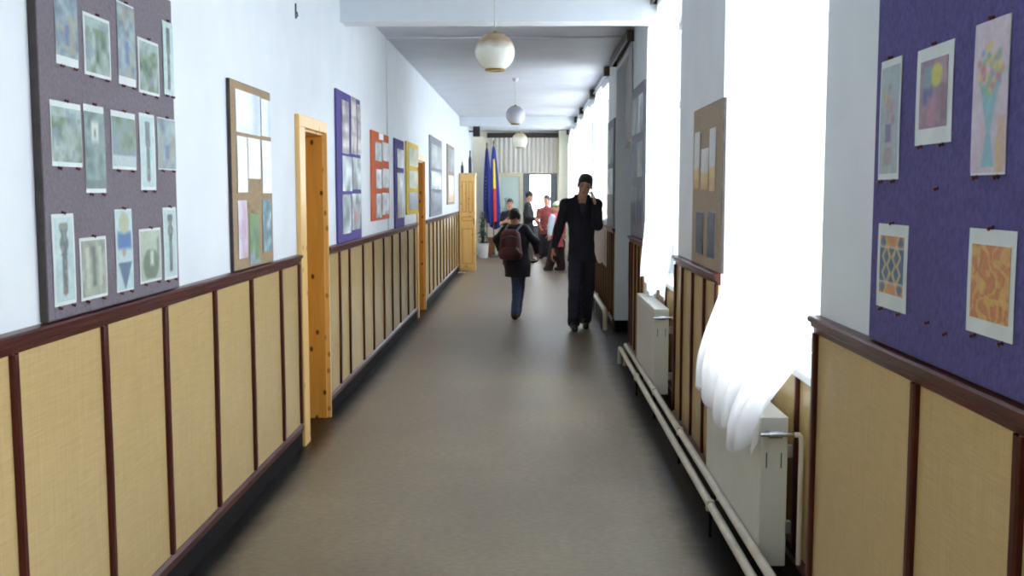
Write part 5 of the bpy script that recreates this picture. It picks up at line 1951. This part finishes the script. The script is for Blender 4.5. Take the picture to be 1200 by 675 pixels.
# ---- child in cream hat, half hidden by the man
Y = 20.7
jd = dict(head=J(652.5, 243, Y), neck=J(652.5, 252, Y), pelvis=J(653, 282, Y),
          shL=J(647, 255, Y, -.10), elL=J(645, 265, Y, -.13), wrL=J(644, 274, Y, -.19),
          shR=J(658, 255, Y, .10), elR=J(660, 265, Y, .12), wrR=J(661, 274, Y, .05),
          hipL=J(650.5, 285, Y, -.05), knL=J(647.5, 300, Y, -.08), anL=J(643.5, 313.5, Y, -.05), toL=J(638.5, 316, Y, -.06),
          hipR=J(656, 285, Y, .05), knR=J(656, 300, Y, .05), anR=J(658, 313.5, Y, .05), toR=J(651.5, 316, Y, .04))
for q in 'LR':
    jd['an' + q][2] = .09; jd['to' + q][2] = .038
dd = person('person', 'child in pink top and cream hat half hidden behind the suited man', (jd['pelvis'][0], Y, 0), jd, .215, (-1, -.35, 0), (-1, -.25, -.05), vox=.009,
            mats=dict(top=M['pink'], legs=M['darkbrown'], shoes=M['brownshoe']), hem=.02, sh_w=.06, torso=(.138, .130, .138), tr=(.11, .10, .085), hat=True,
            palmL=(0, 1, 0), palmR=(0, -1, 0), thumbL=(-1, 0, 0), thumbR=(-1, 0, 0))
Sl = Field(np.array(jd['elL']) - .4, np.array(jd['elL']) + .4, .009)
Sl.cone(jd['shL'], jd['elL'], .071, .060, .03)
Sl.cone(jd['elL'], jd['wrL'], .060, .046, .03)
Sl.mesh('pale_blue_sleeve', M['paleblue'], dd)

# ------------------------------------------------------------------ daylight
w = bpy.data.worlds.new('daylight')
SC.world = w
w.use_nodes = True
nt = w.node_tree
bg = nt.nodes['Background']
tc = N(nt, 'ShaderNodeTexCoord')
sp = N(nt, 'ShaderNodeSeparateXYZ')
nt.links.new(tc.outputs['Generated'], sp.inputs[0])
mr = N(nt, 'ShaderNodeMapRange', i_From_Min=-.15, i_From_Max=.25)
nt.links.new(sp.outputs['Z'], mr.inputs['Value'])
mx = N(nt, 'ShaderNodeMix', data_type='RGBA')
nt.links.new(mr.outputs[0], mx.inputs[0])
mx.inputs[6].default_value = (0.84, 0.86, 0.90, 1)
mx.inputs[7].default_value = (0.91, 0.95, 1.0, 1)
nt.links.new(mx.outputs[2], bg.inputs['Color'])
bg.inputs['Strength'].default_value = 9.0


def portal(loc, rot, sx_, sy_):
    l = bpy.data.lights.new('window_portal', 'AREA')
    l.shape = 'RECTANGLE'
    l.size, l.size_y = sx_, sy_
    l.cycles.is_portal = True
    o = bpy.data.objects.new('window_portal', l)
    o.location = loc
    o.rotation_euler = rot
    COL.objects.link(o)


for a, b in NICHE:
    portal((1.30, (a + b) / 2, (SILL + LINT) / 2), (0, PI / 2, 0), LINT - SILL, b - a)
for a, b in HIGH:
    portal((1.30, (a + b) / 2, (RAIL + LINT) / 2), (0, PI / 2, 0), LINT - RAIL, b - a)
portal(((CT0 + EX1) / 2, YB + .25, 1.8), (-PI / 2, 0, 0), EX1 - CT0, 2.4)

SC.view_settings.view_transform = 'Standard'
SC.view_settings.look = 'None'
SC.view_settings.gamma = 1.0
SC.view_settings.use_curve_mapping = False
SC.view_settings.exposure = 0.55
SC.cycles.use_denoising = True
SC.cycles.filter_width = 2.0
SC.cycles.max_bounces = 12
SC.cycles.diffuse_bounces = 8
SC.cycles.transparent_max_bounces = 12
SC.cycles.caustics_reflective = False
SC.cycles.caustics_refractive = False
SC.cycles.sample_clamp_indirect = 8.0
